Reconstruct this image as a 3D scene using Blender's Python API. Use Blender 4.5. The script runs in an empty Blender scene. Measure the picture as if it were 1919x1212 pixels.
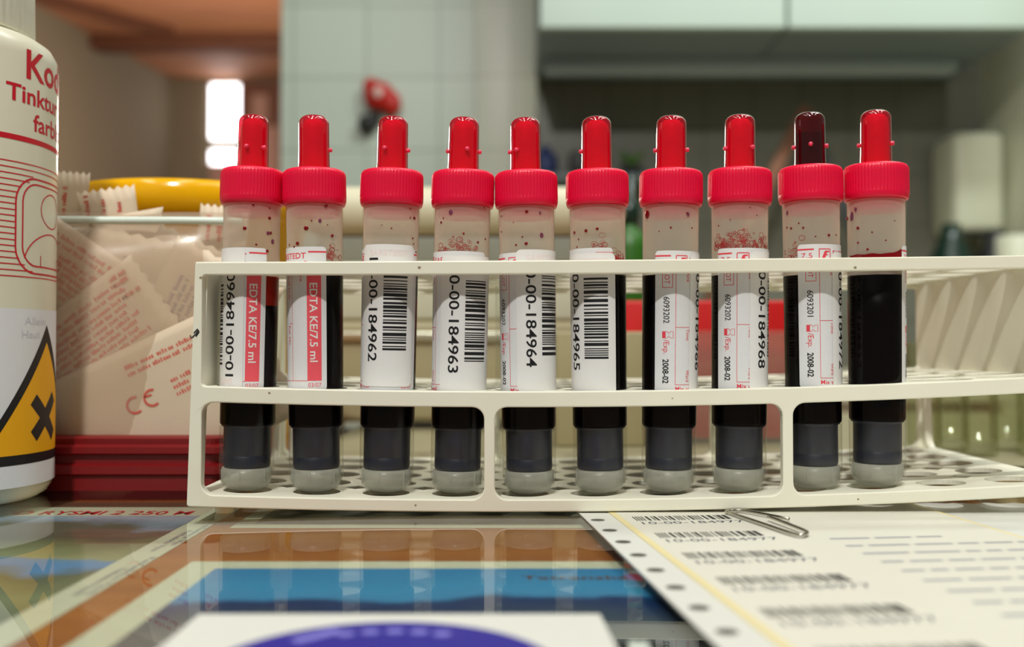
import bpy, bmesh, math, random
from mathutils import Vector, Matrix

random.seed(7)
SC = bpy.context.scene
COL = SC.collection
K = 0.001                      # millimetres to metres
F = 1877.0                     # focal length in pixels of the 1919 px wide frame
PITCH = math.atan(44.0 / F)

# ------------------------------------------------------------------ camera, world, lights, exposure
cam_d = bpy.data.cameras.new('camera')
cam_d.sensor_width = 36.0
cam_d.lens = 36.0 * F / 1919.0
cam_d.clip_start = 0.005
cam_d.clip_end = 60.0
cam_d.dof.use_dof = True
cam_d.dof.focus_distance = 0.2795
cam_d.dof.aperture_fstop = 9.0
cam_d.dof.aperture_blades = 0
cam = bpy.data.objects.new('camera', cam_d)
cam.location = (0, -0.276, 0.046)
cam.rotation_euler = (math.pi / 2 + PITCH, 0, 0)
COL.objects.link(cam)
SC.camera = cam

SC.view_settings.view_transform = 'Standard'
SC.view_settings.look = 'None'
SC.view_settings.exposure = 0.0
SC.view_settings.gamma = 1.0
SC.view_settings.use_curve_mapping = False
SC.cycles.transparent_max_bounces = 32
SC.cycles.max_bounces = 10
SC.cycles.caustics_reflective = False
SC.cycles.caustics_refractive = False

w = bpy.data.worlds.new('room_air')
SC.world = w
w.use_nodes = True
w.node_tree.nodes['Background'].inputs[0].default_value = (0.95, 1.0, 0.88, 1)
w.node_tree.nodes['Background'].inputs[1].default_value = 0.13


def lamp(name, loc, aim, power, color, size, size_y=None, shape='DISK'):
    d = bpy.data.lights.new(name, 'AREA')
    d.energy = power
    d.color = color
    d.shape = shape
    d.size = size
    if size_y:
        d.size_y = size_y
    o = bpy.data.objects.new(name, d)
    o.location = loc
    o.rotation_euler = (Vector(aim) - Vector(loc)).to_track_quat('-Z', 'Y').to_euler()
    COL.objects.link(o)
    return o


lamp('work_lamp', (-0.2, -1.02, 1.36), (0, 0.05, 0.04), 18.5, (1.0, 0.985, 0.93), 0.085)
for lx, ly in ((-0.75, -0.35), (-0.2, -0.35), (0.35, -0.35), (0.9, -0.35)):
    lamp('fluorescent_lamp', (lx, ly, 1.66), (lx, ly, 0), 4.2, (1.0, 1.0, 0.93), 0.12, 1.2, 'RECTANGLE')
lamp('kitchen_fill', (0.75, 0.55, 1.60), (0.6, 1.5, 0.75), 22.0, (0.94, 1.0, 0.97), 0.9, 0.14, 'RECTANGLE')  # unseen fill light, added to brighten the cupboards and tiled wall
pl_d = bpy.data.lights.new('corridor_fill', 'POINT')  # fill point light added to lift the corridor ceiling and walls
pl_d.energy = 78.0
pl_d.color = (1.0, 0.86, 0.74)
pl_d.shadow_soft_size = 0.15
pl_o = bpy.data.objects.new('corridor_fill', pl_d)
pl_o.location = (-1.25, 3.9, 0.9)
COL.objects.link(pl_o)


# ------------------------------------------------------------------ materials
def lin(c):
    r = []
    for v in c[:3]:
        v = v / 255.0
        r.append(v / 12.92 if v <= 0.04045 else ((v + 0.055) / 1.055) ** 2.4)
    return (r[0], r[1], r[2], 1.0)


def nd(nt, t, **kw):
    n = nt.nodes.new(t)
    for k, v in kw.items():
        setattr(n, k, v)
    return n


def mat(name, rgb, rough=0.5, metal=0.0, var=0.06, scale=400.0, spec=0.5, coat=0.0, emit=None, bump=0.0, sss=0.0, sssr=0.002):
    m = bpy.data.materials.new(name)
    m.use_nodes = True
    nt = m.node_tree
    b = nt.nodes['Principled BSDF']
    base = lin(rgb)
    tc = nd(nt, 'ShaderNodeTexCoord')
    nz = nd(nt, 'ShaderNodeTexNoise')
    nz.inputs['Scale'].default_value = scale
    nz.inputs['Detail'].default_value = 3
    nt.links.new(tc.outputs['Object'], nz.inputs['Vector'])
    mx = nd(nt, 'ShaderNodeMix', data_type='RGBA')
    mx.inputs[6].default_value = tuple(c * (1 - var) for c in base[:3]) + (1,)
    mx.inputs[7].default_value = tuple(min(1, c * (1 + var)) for c in base[:3]) + (1,)
    nt.links.new(nz.outputs['Fac'], mx.inputs[0])
    nt.links.new(mx.outputs[2], b.inputs['Base Color'])
    b.inputs['Roughness'].default_value = rough
    b.inputs['Metallic'].default_value = metal
    b.inputs['Specular IOR Level'].default_value = spec
    b.inputs['Coat Weight'].default_value = coat
    b.inputs['Coat Roughness'].default_value = 0.05
    if sss:
        b.inputs['Subsurface Weight'].default_value = sss
        b.inputs['Subsurface Radius'].default_value = (1.0, 0.25, 0.2)
        b.inputs['Subsurface Scale'].default_value = sssr
    if emit:
        b.inputs['Emission Color'].default_value = lin(rgb)
        b.inputs['Emission Strength'].default_value = emit
    if bump:
        bp = nd(nt, 'ShaderNodeBump')
        bp.inputs['Strength'].default_value = bump
        bp.inputs['Distance'].default_value = 0.0005
        nt.links.new(nz.outputs['Fac'], bp.inputs['Height'])
        nt.links.new(bp.outputs['Normal'], b.inputs['Normal'])
    return m


def clear(name, tint, haze_rgb, haze, rough=0.06, ior=1.45, refl=1.0, var=0.1, scale=300.0, transl=0.5, edge=False):
    """thin see-through plastic or glass: clear + milky scatter + surface reflection"""
    m = bpy.data.materials.new(name)
    m.use_nodes = True
    nt = m.node_tree
    nt.nodes.remove(nt.nodes['Principled BSDF'])
    out = nt.nodes['Material Output']
    tr = nd(nt, 'ShaderNodeBsdfTransparent')
    tr.inputs[0].default_value = tint + (1,)
    df = nd(nt, 'ShaderNodeBsdfDiffuse')
    df.inputs[0].default_value = lin(haze_rgb)
    tl = nd(nt, 'ShaderNodeBsdfTranslucent')
    tl.inputs[0].default_value = lin(haze_rgb)
    m1 = nd(nt, 'ShaderNodeMixShader')
    m1.inputs[0].default_value = transl
    nt.links.new(df.outputs[0], m1.inputs[1])
    nt.links.new(tl.outputs[0], m1.inputs[2])
    tc = nd(nt, 'ShaderNodeTexCoord')
    nz = nd(nt, 'ShaderNodeTexNoise')
    nz.inputs['Scale'].default_value = scale
    nt.links.new(tc.outputs['Object'], nz.inputs['Vector'])
    mr = nd(nt, 'ShaderNodeMapRange')
    mr.inputs[3].default_value = haze * (1 - var)
    mr.inputs[4].default_value = min(1, haze * (1 + var))
    nt.links.new(nz.outputs['Fac'], mr.inputs[0])
    m2 = nd(nt, 'ShaderNodeMixShader')
    if edge:                    # a wall looks milkier where the sight line runs longer through it
        lw = nd(nt, 'ShaderNodeLayerWeight')
        lw.inputs[0].default_value = 0.5
        cs = nd(nt, 'ShaderNodeMath', operation='SUBTRACT')
        cs.inputs[0].default_value = 1.14
        nt.links.new(lw.outputs['Facing'], cs.inputs[1])
        dv_ = nd(nt, 'ShaderNodeMath', operation='DIVIDE', use_clamp=True)
        nt.links.new(mr.outputs[0], dv_.inputs[0])
        nt.links.new(cs.outputs[0], dv_.inputs[1])
        nt.links.new(dv_.outputs[0], m2.inputs[0])
    else:
        nt.links.new(mr.outputs[0], m2.inputs[0])
    nt.links.new(tr.outputs[0], m2.inputs[1])
    nt.links.new(m1.outputs[0], m2.inputs[2])
    fr = nd(nt, 'ShaderNodeFresnel')
    fr.inputs[0].default_value = ior
    ge = nd(nt, 'ShaderNodeNewGeometry')
    inv = nd(nt, 'ShaderNodeMath', operation='SUBTRACT')
    inv.inputs[0].default_value = 1.0
    nt.links.new(ge.outputs['Backfacing'], inv.inputs[1])
    mu = nd(nt, 'ShaderNodeMath', operation='MULTIPLY')
    nt.links.new(fr.outputs[0], mu.inputs[0])
    nt.links.new(inv.outputs[0], mu.inputs[1])
    mu2 = nd(nt, 'ShaderNodeMath', operation='MULTIPLY')
    mu2.inputs[1].default_value = refl
    nt.links.new(mu.outputs[0], mu2.inputs[0])
    gl = nd(nt, 'ShaderNodeBsdfGlossy')
    gl.inputs['Roughness'].default_value = rough
    m3 = nd(nt, 'ShaderNodeMixShader')
    nt.links.new(mu2.outputs[0], m3.inputs[0])
    nt.links.new(m2.outputs[0], m3.inputs[1])
    nt.links.new(gl.outputs[0], m3.inputs[2])
    nt.links.new(m3.outputs[0], out.inputs[0])
    return m


M = {}
M['rack'] = mat('rack_plastic', (240, 237, 219), 0.42, var=0.05, scale=60, bump=0.05)
M['stain'] = mat('rack_stain', (150, 132, 100), 0.6)
M['ink_mark'] = mat('pen_ink', (35, 35, 40), 0.5)
M['cap'] = mat('cap_red', (236, 14, 64), 0.38, var=0.06, scale=250, sss=0.35, sssr=0.003, spec=0.4)
M['nozzle'] = clear('nozzle_red', (0.95, 0.16, 0.28), (226, 14, 62), 0.32, rough=0.06, ior=1.5, refl=1.9, var=0.15)
M['nozzle_wet'] = clear('nozzle_red_wetted', (0.62, 0.06, 0.12), (190, 6, 44), 0.10, rough=0.06, ior=1.5, refl=1.9)
M['nozzle_core'] = mat('nozzle_core_red', (244, 72, 112), 0.5, var=0.18, scale=180)
M['peg'] = mat('peg_pink_red', (238, 70, 104), 0.35, sss=0.2)
M['dark_core'] = mat('blood_in_nozzle', (16, 0, 4), 0.5, spec=0.1)
M['shell'] = clear('tube_plastic', (0.97, 0.97, 0.95), (235, 228, 215), 0.004, rough=0.08, refl=0.5, edge=True)
M['frost'] = clear('dry_tube_film', (0.97, 0.95, 0.92), (255, 244, 232), 0.38, rough=0.3, refl=0.2, var=0.12, scale=120, edge=True)
M['lowwall'] = clear('lower_tube_film', (0.97, 0.97, 0.96), (215, 218, 222), 0.028, rough=0.3, refl=0.2, var=0.12, scale=120, edge=True)
M['pinkfilm'] = clear('cap_skirt_pink', (1.0, 0.84, 0.86), (242, 84, 128), 0.48, rough=0.3, refl=0.3)
M['blood'] = mat('dark_blood', (5, 1, 2), 0.4, var=0.3, spec=0.03)
M['plasma'] = mat('red_layer_blood', (165, 22, 10), 0.4, var=0.2, scale=150, spec=0.1)
M['drop'] = mat('blood_drop', (120, 6, 16), 0.12, var=0.2)
M['violetdrop'] = mat('blood_smear', (120, 60, 84), 0.3, var=0.2)
M['foam'] = mat('blood_foam', (170, 28, 34), 0.25, var=0.2)
M['plunger'] = mat('plunger_blue_black', (10, 15, 40), 0.42, var=0.25, scale=150)
M['pbase'] = clear('plunger_base_grey', (0.75, 0.76, 0.74), (244, 244, 238), 0.5, rough=0.3, refl=0.5)
M['paper'] = mat('label_paper', (224, 225, 228), 0.55, var=0.03, scale=900)
M['sticker'] = mat('sticker_paper', (232, 231, 231), 0.5, var=0.02, scale=900)
M['ink'] = mat('black_print', (14, 14, 18), 0.5)
M['red_print'] = mat('red_print', (226, 66, 80), 0.5)
M['strip_red'] = mat('pink_red_strip_print', (236, 86, 98), 0.5)
M['pale_red'] = mat('pale_red_print', (238, 220, 220), 0.5)
M['white_print'] = mat('white_print', (236, 232, 228), 0.5)
M['bottle'] = mat('bottle_white_plastic', (226, 222, 200), 0.30, var=0.02, scale=80, sss=0.1, sssr=0.004)
M['bcap'] = mat('bottle_cap_plastic', (226, 226, 212), 0.4)
M['bred'] = mat('bottle_red_print', (205, 8, 36), 0.45)
M['byellow'] = mat('hazard_yellow', (240, 172, 6), 0.5, var=0.05, scale=60)
M['wlabel'] = mat('warning_label_paper', (228, 228, 232), 0.5, var=0.02)
M['faint'] = mat('faint_grey_print', (206, 206, 216), 0.5)
M['border'] = mat('postcard_border', (204, 198, 174), 0.5, var=0.04, scale=60)
M['tray'] = mat('red_tray_plastic', (122, 4, 10), 0.45, var=0.12, scale=40)
M['pot'] = mat('yellow_plastic', (242, 178, 0), 0.14, var=0.05, scale=30)
M['packet'] = mat('packet_paper', (214, 196, 172), 0.6, var=0.05, scale=60)
M['packet_red'] = mat('packet_red_print', (206, 92, 76), 0.6, var=0.1)
M['packet_grey'] = mat('packet_grey_print', (168, 152, 150), 0.6)
M['film'] = clear('bag_film', (0.97, 0.95, 0.93), (222, 205, 185), 0.36, rough=0.2, refl=0.5, var=0.3, scale=25)
M['zip'] = mat('zip_line_plastic', (222, 236, 226), 0.4)
M['glass_top'] = clear('glass_sheet_surface', (0.93, 0.97, 0.94), (200, 210, 200), 0.004, rough=0.0, ior=1.46)
M['glass_under'] = clear('glass_sheet_underside', (0.98, 1.0, 0.99), (200, 210, 200), 0.0, refl=0.0)
M['glass_edge'] = clear('glass_sheet_edge', (0.45, 0.7, 0.55), (90, 140, 110), 0.3)
M['clearbox'] = clear('clear_box_plastic', (0.96, 0.97, 0.95), (215, 215, 200), 0.10, rough=0.05, ior=1.55)
M['vial'] = clear('vial_glass', (0.90, 0.92, 0.84), (190, 180, 140), 0.10, rough=0.03, ior=1.5)
M['cream'] = mat('cream_device_plastic', (222, 216, 186), 0.45, var=0.03, scale=20)
M['olive'] = mat('olive_beige_enamel', (172, 162, 126), 0.5, var=0.05, scale=20)
M['greyband'] = mat('grey_recess', (150, 152, 138), 0.5)
M['chrome'] = mat('chrome_strip', (225, 225, 205), 0.38, metal=1.0)
M['beige'] = mat('beige_card', (166, 156, 118), 0.6, var=0.06, scale=40)
M['mat'] = mat('blotting_mat', (146, 138, 108), 0.7, var=0.06, scale=30)
M['redbox'] = mat('red_box_card', (205, 6, 6), 0.5, var=0.08, scale=40)
M['blackfoot'] = mat('black_rubber', (26, 24, 22), 0.6)
M['green'] = mat('green_plastic', (48, 104, 22), 0.4, var=0.2, scale=40)
M['leaf'] = mat('leaf_green', (98, 160, 52), 0.5, var=0.2, scale=40)
M['darkgreen'] = mat('dark_green_glass', (18, 44, 34), 0.25, var=0.2, scale=30)
M['blue'] = mat('blue_plastic', (40, 56, 110), 0.4)
M['dark'] = mat('dark_plastic', (34, 34, 36), 0.5)
M['steel'] = mat('clip_steel', (190, 186, 172), 0.22, metal=1.0)
M['sheet'] = mat('label_sheet_white', (217, 214, 200), 0.5, var=0.02, scale=60)
M['liner'] = mat('label_sheet_liner', (226, 212, 160), 0.5, var=0.04, scale=60)
M['strip'] = mat('tractor_strip_white', (214, 214, 206), 0.5, var=0.02)
M['grey_print'] = mat('grey_print', (152, 153, 160), 0.5)
M['blueblack'] = mat('blue_black_print', (40, 44, 78), 0.5)
M['hole'] = mat('hole_glass_dark', (70, 68, 60), 0.4)
M['violet'] = mat('leaflet_violet_ink', (34, 27, 138), 0.5, var=0.08, scale=60)
M['lilac'] = mat('leaflet_lilac_ink', (126, 122, 206), 0.5)
M['white_door'] = mat('cupboard_laminate', (196, 212, 200), 0.4, var=0.02, scale=6)
M['cab_under'] = mat('cupboard_board', (122, 134, 138), 0.5, var=0.05, scale=6)
M['fixture'] = mat('lamp_fixture_enamel', (176, 190, 196), 0.4)
M['dispenser'] = mat('dispenser_plastic', (214, 214, 190), 0.4, var=0.03, scale=8)
M['brownwood'] = mat('brown_stick_wood', (126, 84, 62), 0.6, var=0.2, scale=30)
M['pane'] = mat('bright_window_pane', (255, 252, 255), 0.4, emit=5.0)
M['doorbrown'] = mat('door_frame_brown', (110, 70, 52), 0.6, var=0.1, scale=8)
M['pinkwood'] = mat('pale_door_wood', (176, 136, 120), 0.6, var=0.08, scale=8)
M['wallbrown'] = mat('corridor_wall_paint', (124, 113, 92), 0.85, var=0.06, scale=4)
M['beam'] = mat('ceiling_beam_wood', (92, 52, 30), 0.7, var=0.15, scale=8)
M['ornred'] = mat('ornament_red', (190, 28, 16), 0.4, var=0.15, scale=40)
M['ornblack'] = mat('ornament_black', (30, 30, 30), 0.5)
M['ornwhite'] = mat('ornament_white', (220, 190, 180), 0.5)
M['floor'] = mat('floor_lino', (120, 110, 96), 0.5, var=0.1, scale=6)


def tile_mat(name, rgb, grout, size=0.15, rough=0.36):
    m = bpy.data.materials.new(name)
    m.use_nodes = True
    nt = m.node_tree
    b = nt.nodes['Principled BSDF']
    tc = nd(nt, 'ShaderNodeTexCoord')
    sp = nd(nt, 'ShaderNodeSeparateXYZ')
    cb = nd(nt, 'ShaderNodeCombineXYZ')
    nt.links.new(tc.outputs['Object'], sp.inputs[0])
    nt.links.new(sp.outputs[0], cb.inputs[0])
    nt.links.new(sp.outputs[2], cb.inputs[1])
    br = nd(nt, 'ShaderNodeTexBrick')
    br.offset = 0.0
    br.inputs['Scale'].default_value = 1.0
    br.inputs['Brick Width'].default_value = size
    br.inputs['Row Height'].default_value = size
    br.inputs['Mortar Size'].default_value = 0.003
    br.inputs['Mortar Smooth'].default_value = 0.2
    br.inputs['Color1'].default_value = lin(rgb)
    br.inputs['Color2'].default_value = lin(tuple(c * 0.97 for c in rgb))
    br.inputs['Mortar'].default_value = lin(grout)
    nt.links.new(cb.outputs[0], br.inputs['Vector'])
    nt.links.new(br.outputs['Color'], b.inputs['Base Color'])
    b.inputs['Roughness'].default_value = rough
    return m


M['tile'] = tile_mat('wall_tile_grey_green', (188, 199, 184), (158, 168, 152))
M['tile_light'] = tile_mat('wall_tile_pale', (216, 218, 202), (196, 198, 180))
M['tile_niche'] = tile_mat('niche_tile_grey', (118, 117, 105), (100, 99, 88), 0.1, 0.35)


def wood_mat(name, c1, c2, scale=18.0, stretch=(1, 12, 1), rough=0.45):
    m = bpy.data.materials.new(name)
    m.use_nodes = True
    nt = m.node_tree
    b = nt.nodes['Principled BSDF']
    tc = nd(nt, 'ShaderNodeTexCoord')
    mp = nd(nt, 'ShaderNodeMapping')
    mp.inputs['Scale'].default_value = stretch
    nz = nd(nt, 'ShaderNodeTexNoise')
    nz.inputs['Scale'].default_value = scale
    nz.inputs['Detail'].default_value = 5
    cr = nd(nt, 'ShaderNodeValToRGB')
    cr.color_ramp.elements[0].color = lin(c1)
    cr.color_ramp.elements[1].color = lin(c2)
    cr.color_ramp.elements[0].position = 0.3
    cr.color_ramp.elements[1].position = 0.7
    nt.links.new(tc.outputs['Object'], mp.inputs[0])
    nt.links.new(mp.outputs[0], nz.inputs['Vector'])
    nt.links.new(nz.outputs['Fac'], cr.inputs[0])
    nt.links.new(cr.outputs[0], b.inputs['Base Color'])
    b.inputs['Roughness'].default_value = rough
    return m


M['desk'] = wood_mat('desk_wood', (146, 78, 24), (168, 98, 32), 12.0, (1, 9, 1))
M['ceil'] = wood_mat('ceiling_wood', (150, 98, 66), (172, 118, 84), 2.0, (1, 6, 1), 0.7)


def scenic_mat(name, stops, scale, along=(0, 1), distort=0.35):
    """printed landscape: bands of colour across the card with a noisy skyline"""
    m = bpy.data.materials.new(name)
    m.use_nodes = True
    nt = m.node_tree
    b = nt.nodes['Principled BSDF']
    tc = nd(nt, 'ShaderNodeTexCoord')
    sp = nd(nt, 'ShaderNodeSeparateXYZ')
    nt.links.new(tc.outputs['Object'], sp.inputs[0])
    nz = nd(nt, 'ShaderNodeTexNoise')
    nz.inputs['Scale'].default_value = scale
    nz.inputs['Detail'].default_value = 6
    nt.links.new(tc.outputs['Object'], nz.inputs['Vector'])
    mr = nd(nt, 'ShaderNodeMapRange')
    mr.inputs[1].default_value = along[0]
    mr.inputs[2].default_value = along[1]
    nt.links.new(sp.outputs[1], mr.inputs[0])
    sb = nd(nt, 'ShaderNodeMath', operation='SUBTRACT')
    sb.inputs[1].default_value = 0.5
    nt.links.new(nz.outputs['Fac'], sb.inputs[0])
    ml = nd(nt, 'ShaderNodeMath', operation='MULTIPLY')
    ml.inputs[1].default_value = distort
    nt.links.new(sb.outputs[0], ml.inputs[0])
    ad = nd(nt, 'ShaderNodeMath', operation='ADD')
    nt.links.new(mr.outputs[0], ad.inputs[0])
    nt.links.new(ml.outputs[0], ad.inputs[1])
    cr = nd(nt, 'ShaderNodeValToRGB')
    el = cr.color_ramp.elements
    el[0].position, el[0].color = stops[0][0], lin(stops[0][1])
    el[1].position, el[1].color = stops[-1][0], lin(stops[-1][1])
    for p, c in stops[1:-1]:
        e = el.new(p)
        e.color = lin(c)
    nt.links.new(ad.outputs[0], cr.inputs[0])
    nt.links.new(cr.outputs[0], b.inputs['Base Color'])
    b.inputs['Roughness'].default_value = 0.4
    return m


# ------------------------------------------------------------------ object helpers
def tag(o, label, cat, group=None, kind=None):
    if label:
        o['label'] = label
    if cat:
        o['category'] = cat
    if group:
        o['group'] = group
    if kind:
        o['kind'] = kind
    return o


def thing(name, label, cat, loc=(0, 0, 0), group=None, rot=(0, 0, 0)):
    o = bpy.data.objects.new(name, None)
    o.empty_display_size = 0.01
    o.location = tuple(c * K for c in loc)
    o.rotation_euler = rot
    COL.objects.link(o)
    return tag(o, label, cat, group)


def root_loc(p):
    while p.parent:
        p = p.parent
    return p.location


class MB:
    """collects vertices (mm) and faces with material slots"""

    def __init__(self):
        self.v, self.f, self.m, self.s = [], [], [], []

    def add(self, vs, fs, mi=0, smooth=False):
        o = len(self.v)
        self.v += [tuple(p) for p in vs]
        for f in fs:
            self.f.append([i + o for i in f])
            self.m.append(mi)
            self.s.append(smooth)
        return self

    def box(self, x0, x1, y0, y1, z0, z1, mi=0, bev=0.0):
        if not bev:
            vs = [(x, y, z) for x in (x0, x1) for y in (y0, y1) for z in (z0, z1)]
            self.add(vs, [(0, 1, 3, 2), (4, 6, 7, 5), (0, 4, 5, 1), (2, 3, 7, 6), (0, 2, 6, 4), (1, 5, 7, 3)], mi)
            return self
        bm = bmesh.new()
        bmesh.ops.create_cube(bm, size=1)
        for v in bm.verts:
            v.co = Vector(((x0 + x1) / 2 + v.co.x * (x1 - x0), (y0 + y1) / 2 + v.co.y * (y1 - y0), (z0 + z1) / 2 + v.co.z * (z1 - z0)))
        bmesh.ops.bevel(bm, geom=bm.edges[:], offset=bev, segments=3, profile=0.5, affect='EDGES', clamp_overlap=True)
        bm.verts.index_update()
        self.add([v.co[:] for v in bm.verts], [[v.index for v in f.verts] for f in bm.faces], mi, True)
        bm.free()
        return self

    def lathe(self, prof, n=64, c=(0, 0), mi=0, smooth=True, rmod=None, a0=0.0, a1=2 * math.pi):
        full = abs(a1 - a0 - 2 * math.pi) < 1e-6
        k = n if full else n + 1
        vs, fs = [], []
        for (r, z) in prof:
            for i in range(k):
                a = a0 + (a1 - a0) * i / n
                rr = rmod(r, z, i, a) if rmod else r
                vs.append((c[0] + rr * math.cos(a), c[1] + rr * math.sin(a), z))
        for j in range(len(prof) - 1):
            for i in range(n):
                i2 = (i + 1) % k
                fs.append((j * k + i, j * k + i2, (j + 1) * k + i2, (j + 1) * k + i))
        self.add(vs, fs, mi, smooth)
        return self

    def tube(self, pts, r, n=8, mi=0, closed=False, caps=True):
        pts = [Vector(p) for p in pts]
        vs, fs = [], []
        m = len(pts)
        for i, p in enumerate(pts):
            a = pts[(i - 1) % m] if (closed or i > 0) else p
            b = pts[(i + 1) % m] if (closed or i < m - 1) else p
            t = (b - a).normalized()
            up = Vector((0, 0, 1)) if abs(t.z) < 0.9 else Vector((0, 1, 0))
            s = t.cross(up).normalized()
            u = s.cross(t)
            for k in range(n):
                an = 2 * math.pi * k / n
                vs.append(p + s * math.cos(an) * r + u * math.sin(an) * r)
        for i in range(m if closed else m - 1):
            j = (i + 1) % m
            for k in range(n):
                k2 = (k + 1) % n
                fs.append((i * n + k, i * n + k2, j * n + k2, j * n + k))
        if caps and not closed:
            fs.append(tuple(range(n - 1, -1, -1)))
            fs.append(tuple((m - 1) * n + k for k in range(n)))
        self.add(vs, fs, mi, True)
        return self

    def ball(self, c, r, sx=1, sy=1, sz=1, mi=0, nu=16, nv=10):
        prof = [(math.sin(math.pi * j / nv), -math.cos(math.pi * j / nv)) for j in range(nv + 1)]
        vs, fs = [], []
        for (a, z) in prof:
            for i in range(nu):
                an = 2 * math.pi * i / nu
                vs.append((c[0] + r * sx * a * math.cos(an), c[1] + r * sy * a * math.sin(an), c[2] + r * sz * z))
        for j in range(nv):
            for i in range(nu):
                i2 = (i + 1) % nu
                fs.append((j * nu + i, j * nu + i2, (j + 1) * nu + i2, (j + 1) * nu + i))
        self.add(vs, fs, mi, True)
        return self

    def map(self, fn):
        self.v = [tuple(fn(*p)) for p in self.v]
        return self

    def mesh(self, name, mats, off=Vector((0, 0, 0))):
        me = bpy.data.meshes.new(name)
        me.from_pydata([(x * K - off[0], y * K - off[1], z * K - off[2]) for x, y, z in self.v], [], self.f)
        for m in mats:
            me.materials.append(m)
        for p, mi, s in zip(me.polygons, self.m, self.s):
            p.material_index = mi
            p.use_smooth = s
        me.validate()
        me.update()
        return me

    def build(self, name, mats, parent=None, label=None, local=False):
        if not isinstance(mats, (list, tuple)):
            mats = [mats]
        off = Vector((0, 0, 0)) if (local or parent is None) else root_loc(parent)
        o = bpy.data.objects.new(name, self.mesh(name, mats, off))
        COL.objects.link(o)
        if parent:
            o.parent = parent
        if label:
            o['label'] = label
        return o


def link_mesh(name, me, parent, loc=(0, 0, 0), rot=(0, 0, 0), scale=(1, 1, 1)):
    o = bpy.data.objects.new(name, me)
    COL.objects.link(o)
    o.parent = parent
    o.location = tuple(c * K for c in loc)
    o.rotation_euler = rot
    o.scale = scale
    return o


# ---- flat printed matter: shapes in a (u, v) plane in mm, mapped on to a surface afterwards
_TC = {}


def text_tris(s, bold=0.0):
    key = (s, bold)
    if key in _TC:
        return _TC[key]
    c = bpy.data.curves.new('lettering', 'FONT')
    c.body = s
    c.offset = bold
    c.resolution_u = 3
    o = bpy.data.objects.new('lettering', c)
    COL.objects.link(o)
    dg = bpy.context.evaluated_depsgraph_get()
    dg.update()
    me = bpy.data.meshes.new_from_object(o.evaluated_get(dg))
    vs = [(v.co.x, v.co.y) for v in me.vertices]
    fs = [list(p.vertices) for p in me.polygons]
    bpy.data.objects.remove(o)
    bpy.data.curves.remove(c)
    bpy.data.meshes.remove(me)
    x0 = min(v[0] for v in vs)
    x1 = max(v[0] for v in vs)
    _TC[key] = ([(x - x0, y) for x, y in vs], fs, x1 - x0)
    return _TC[key]


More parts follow.
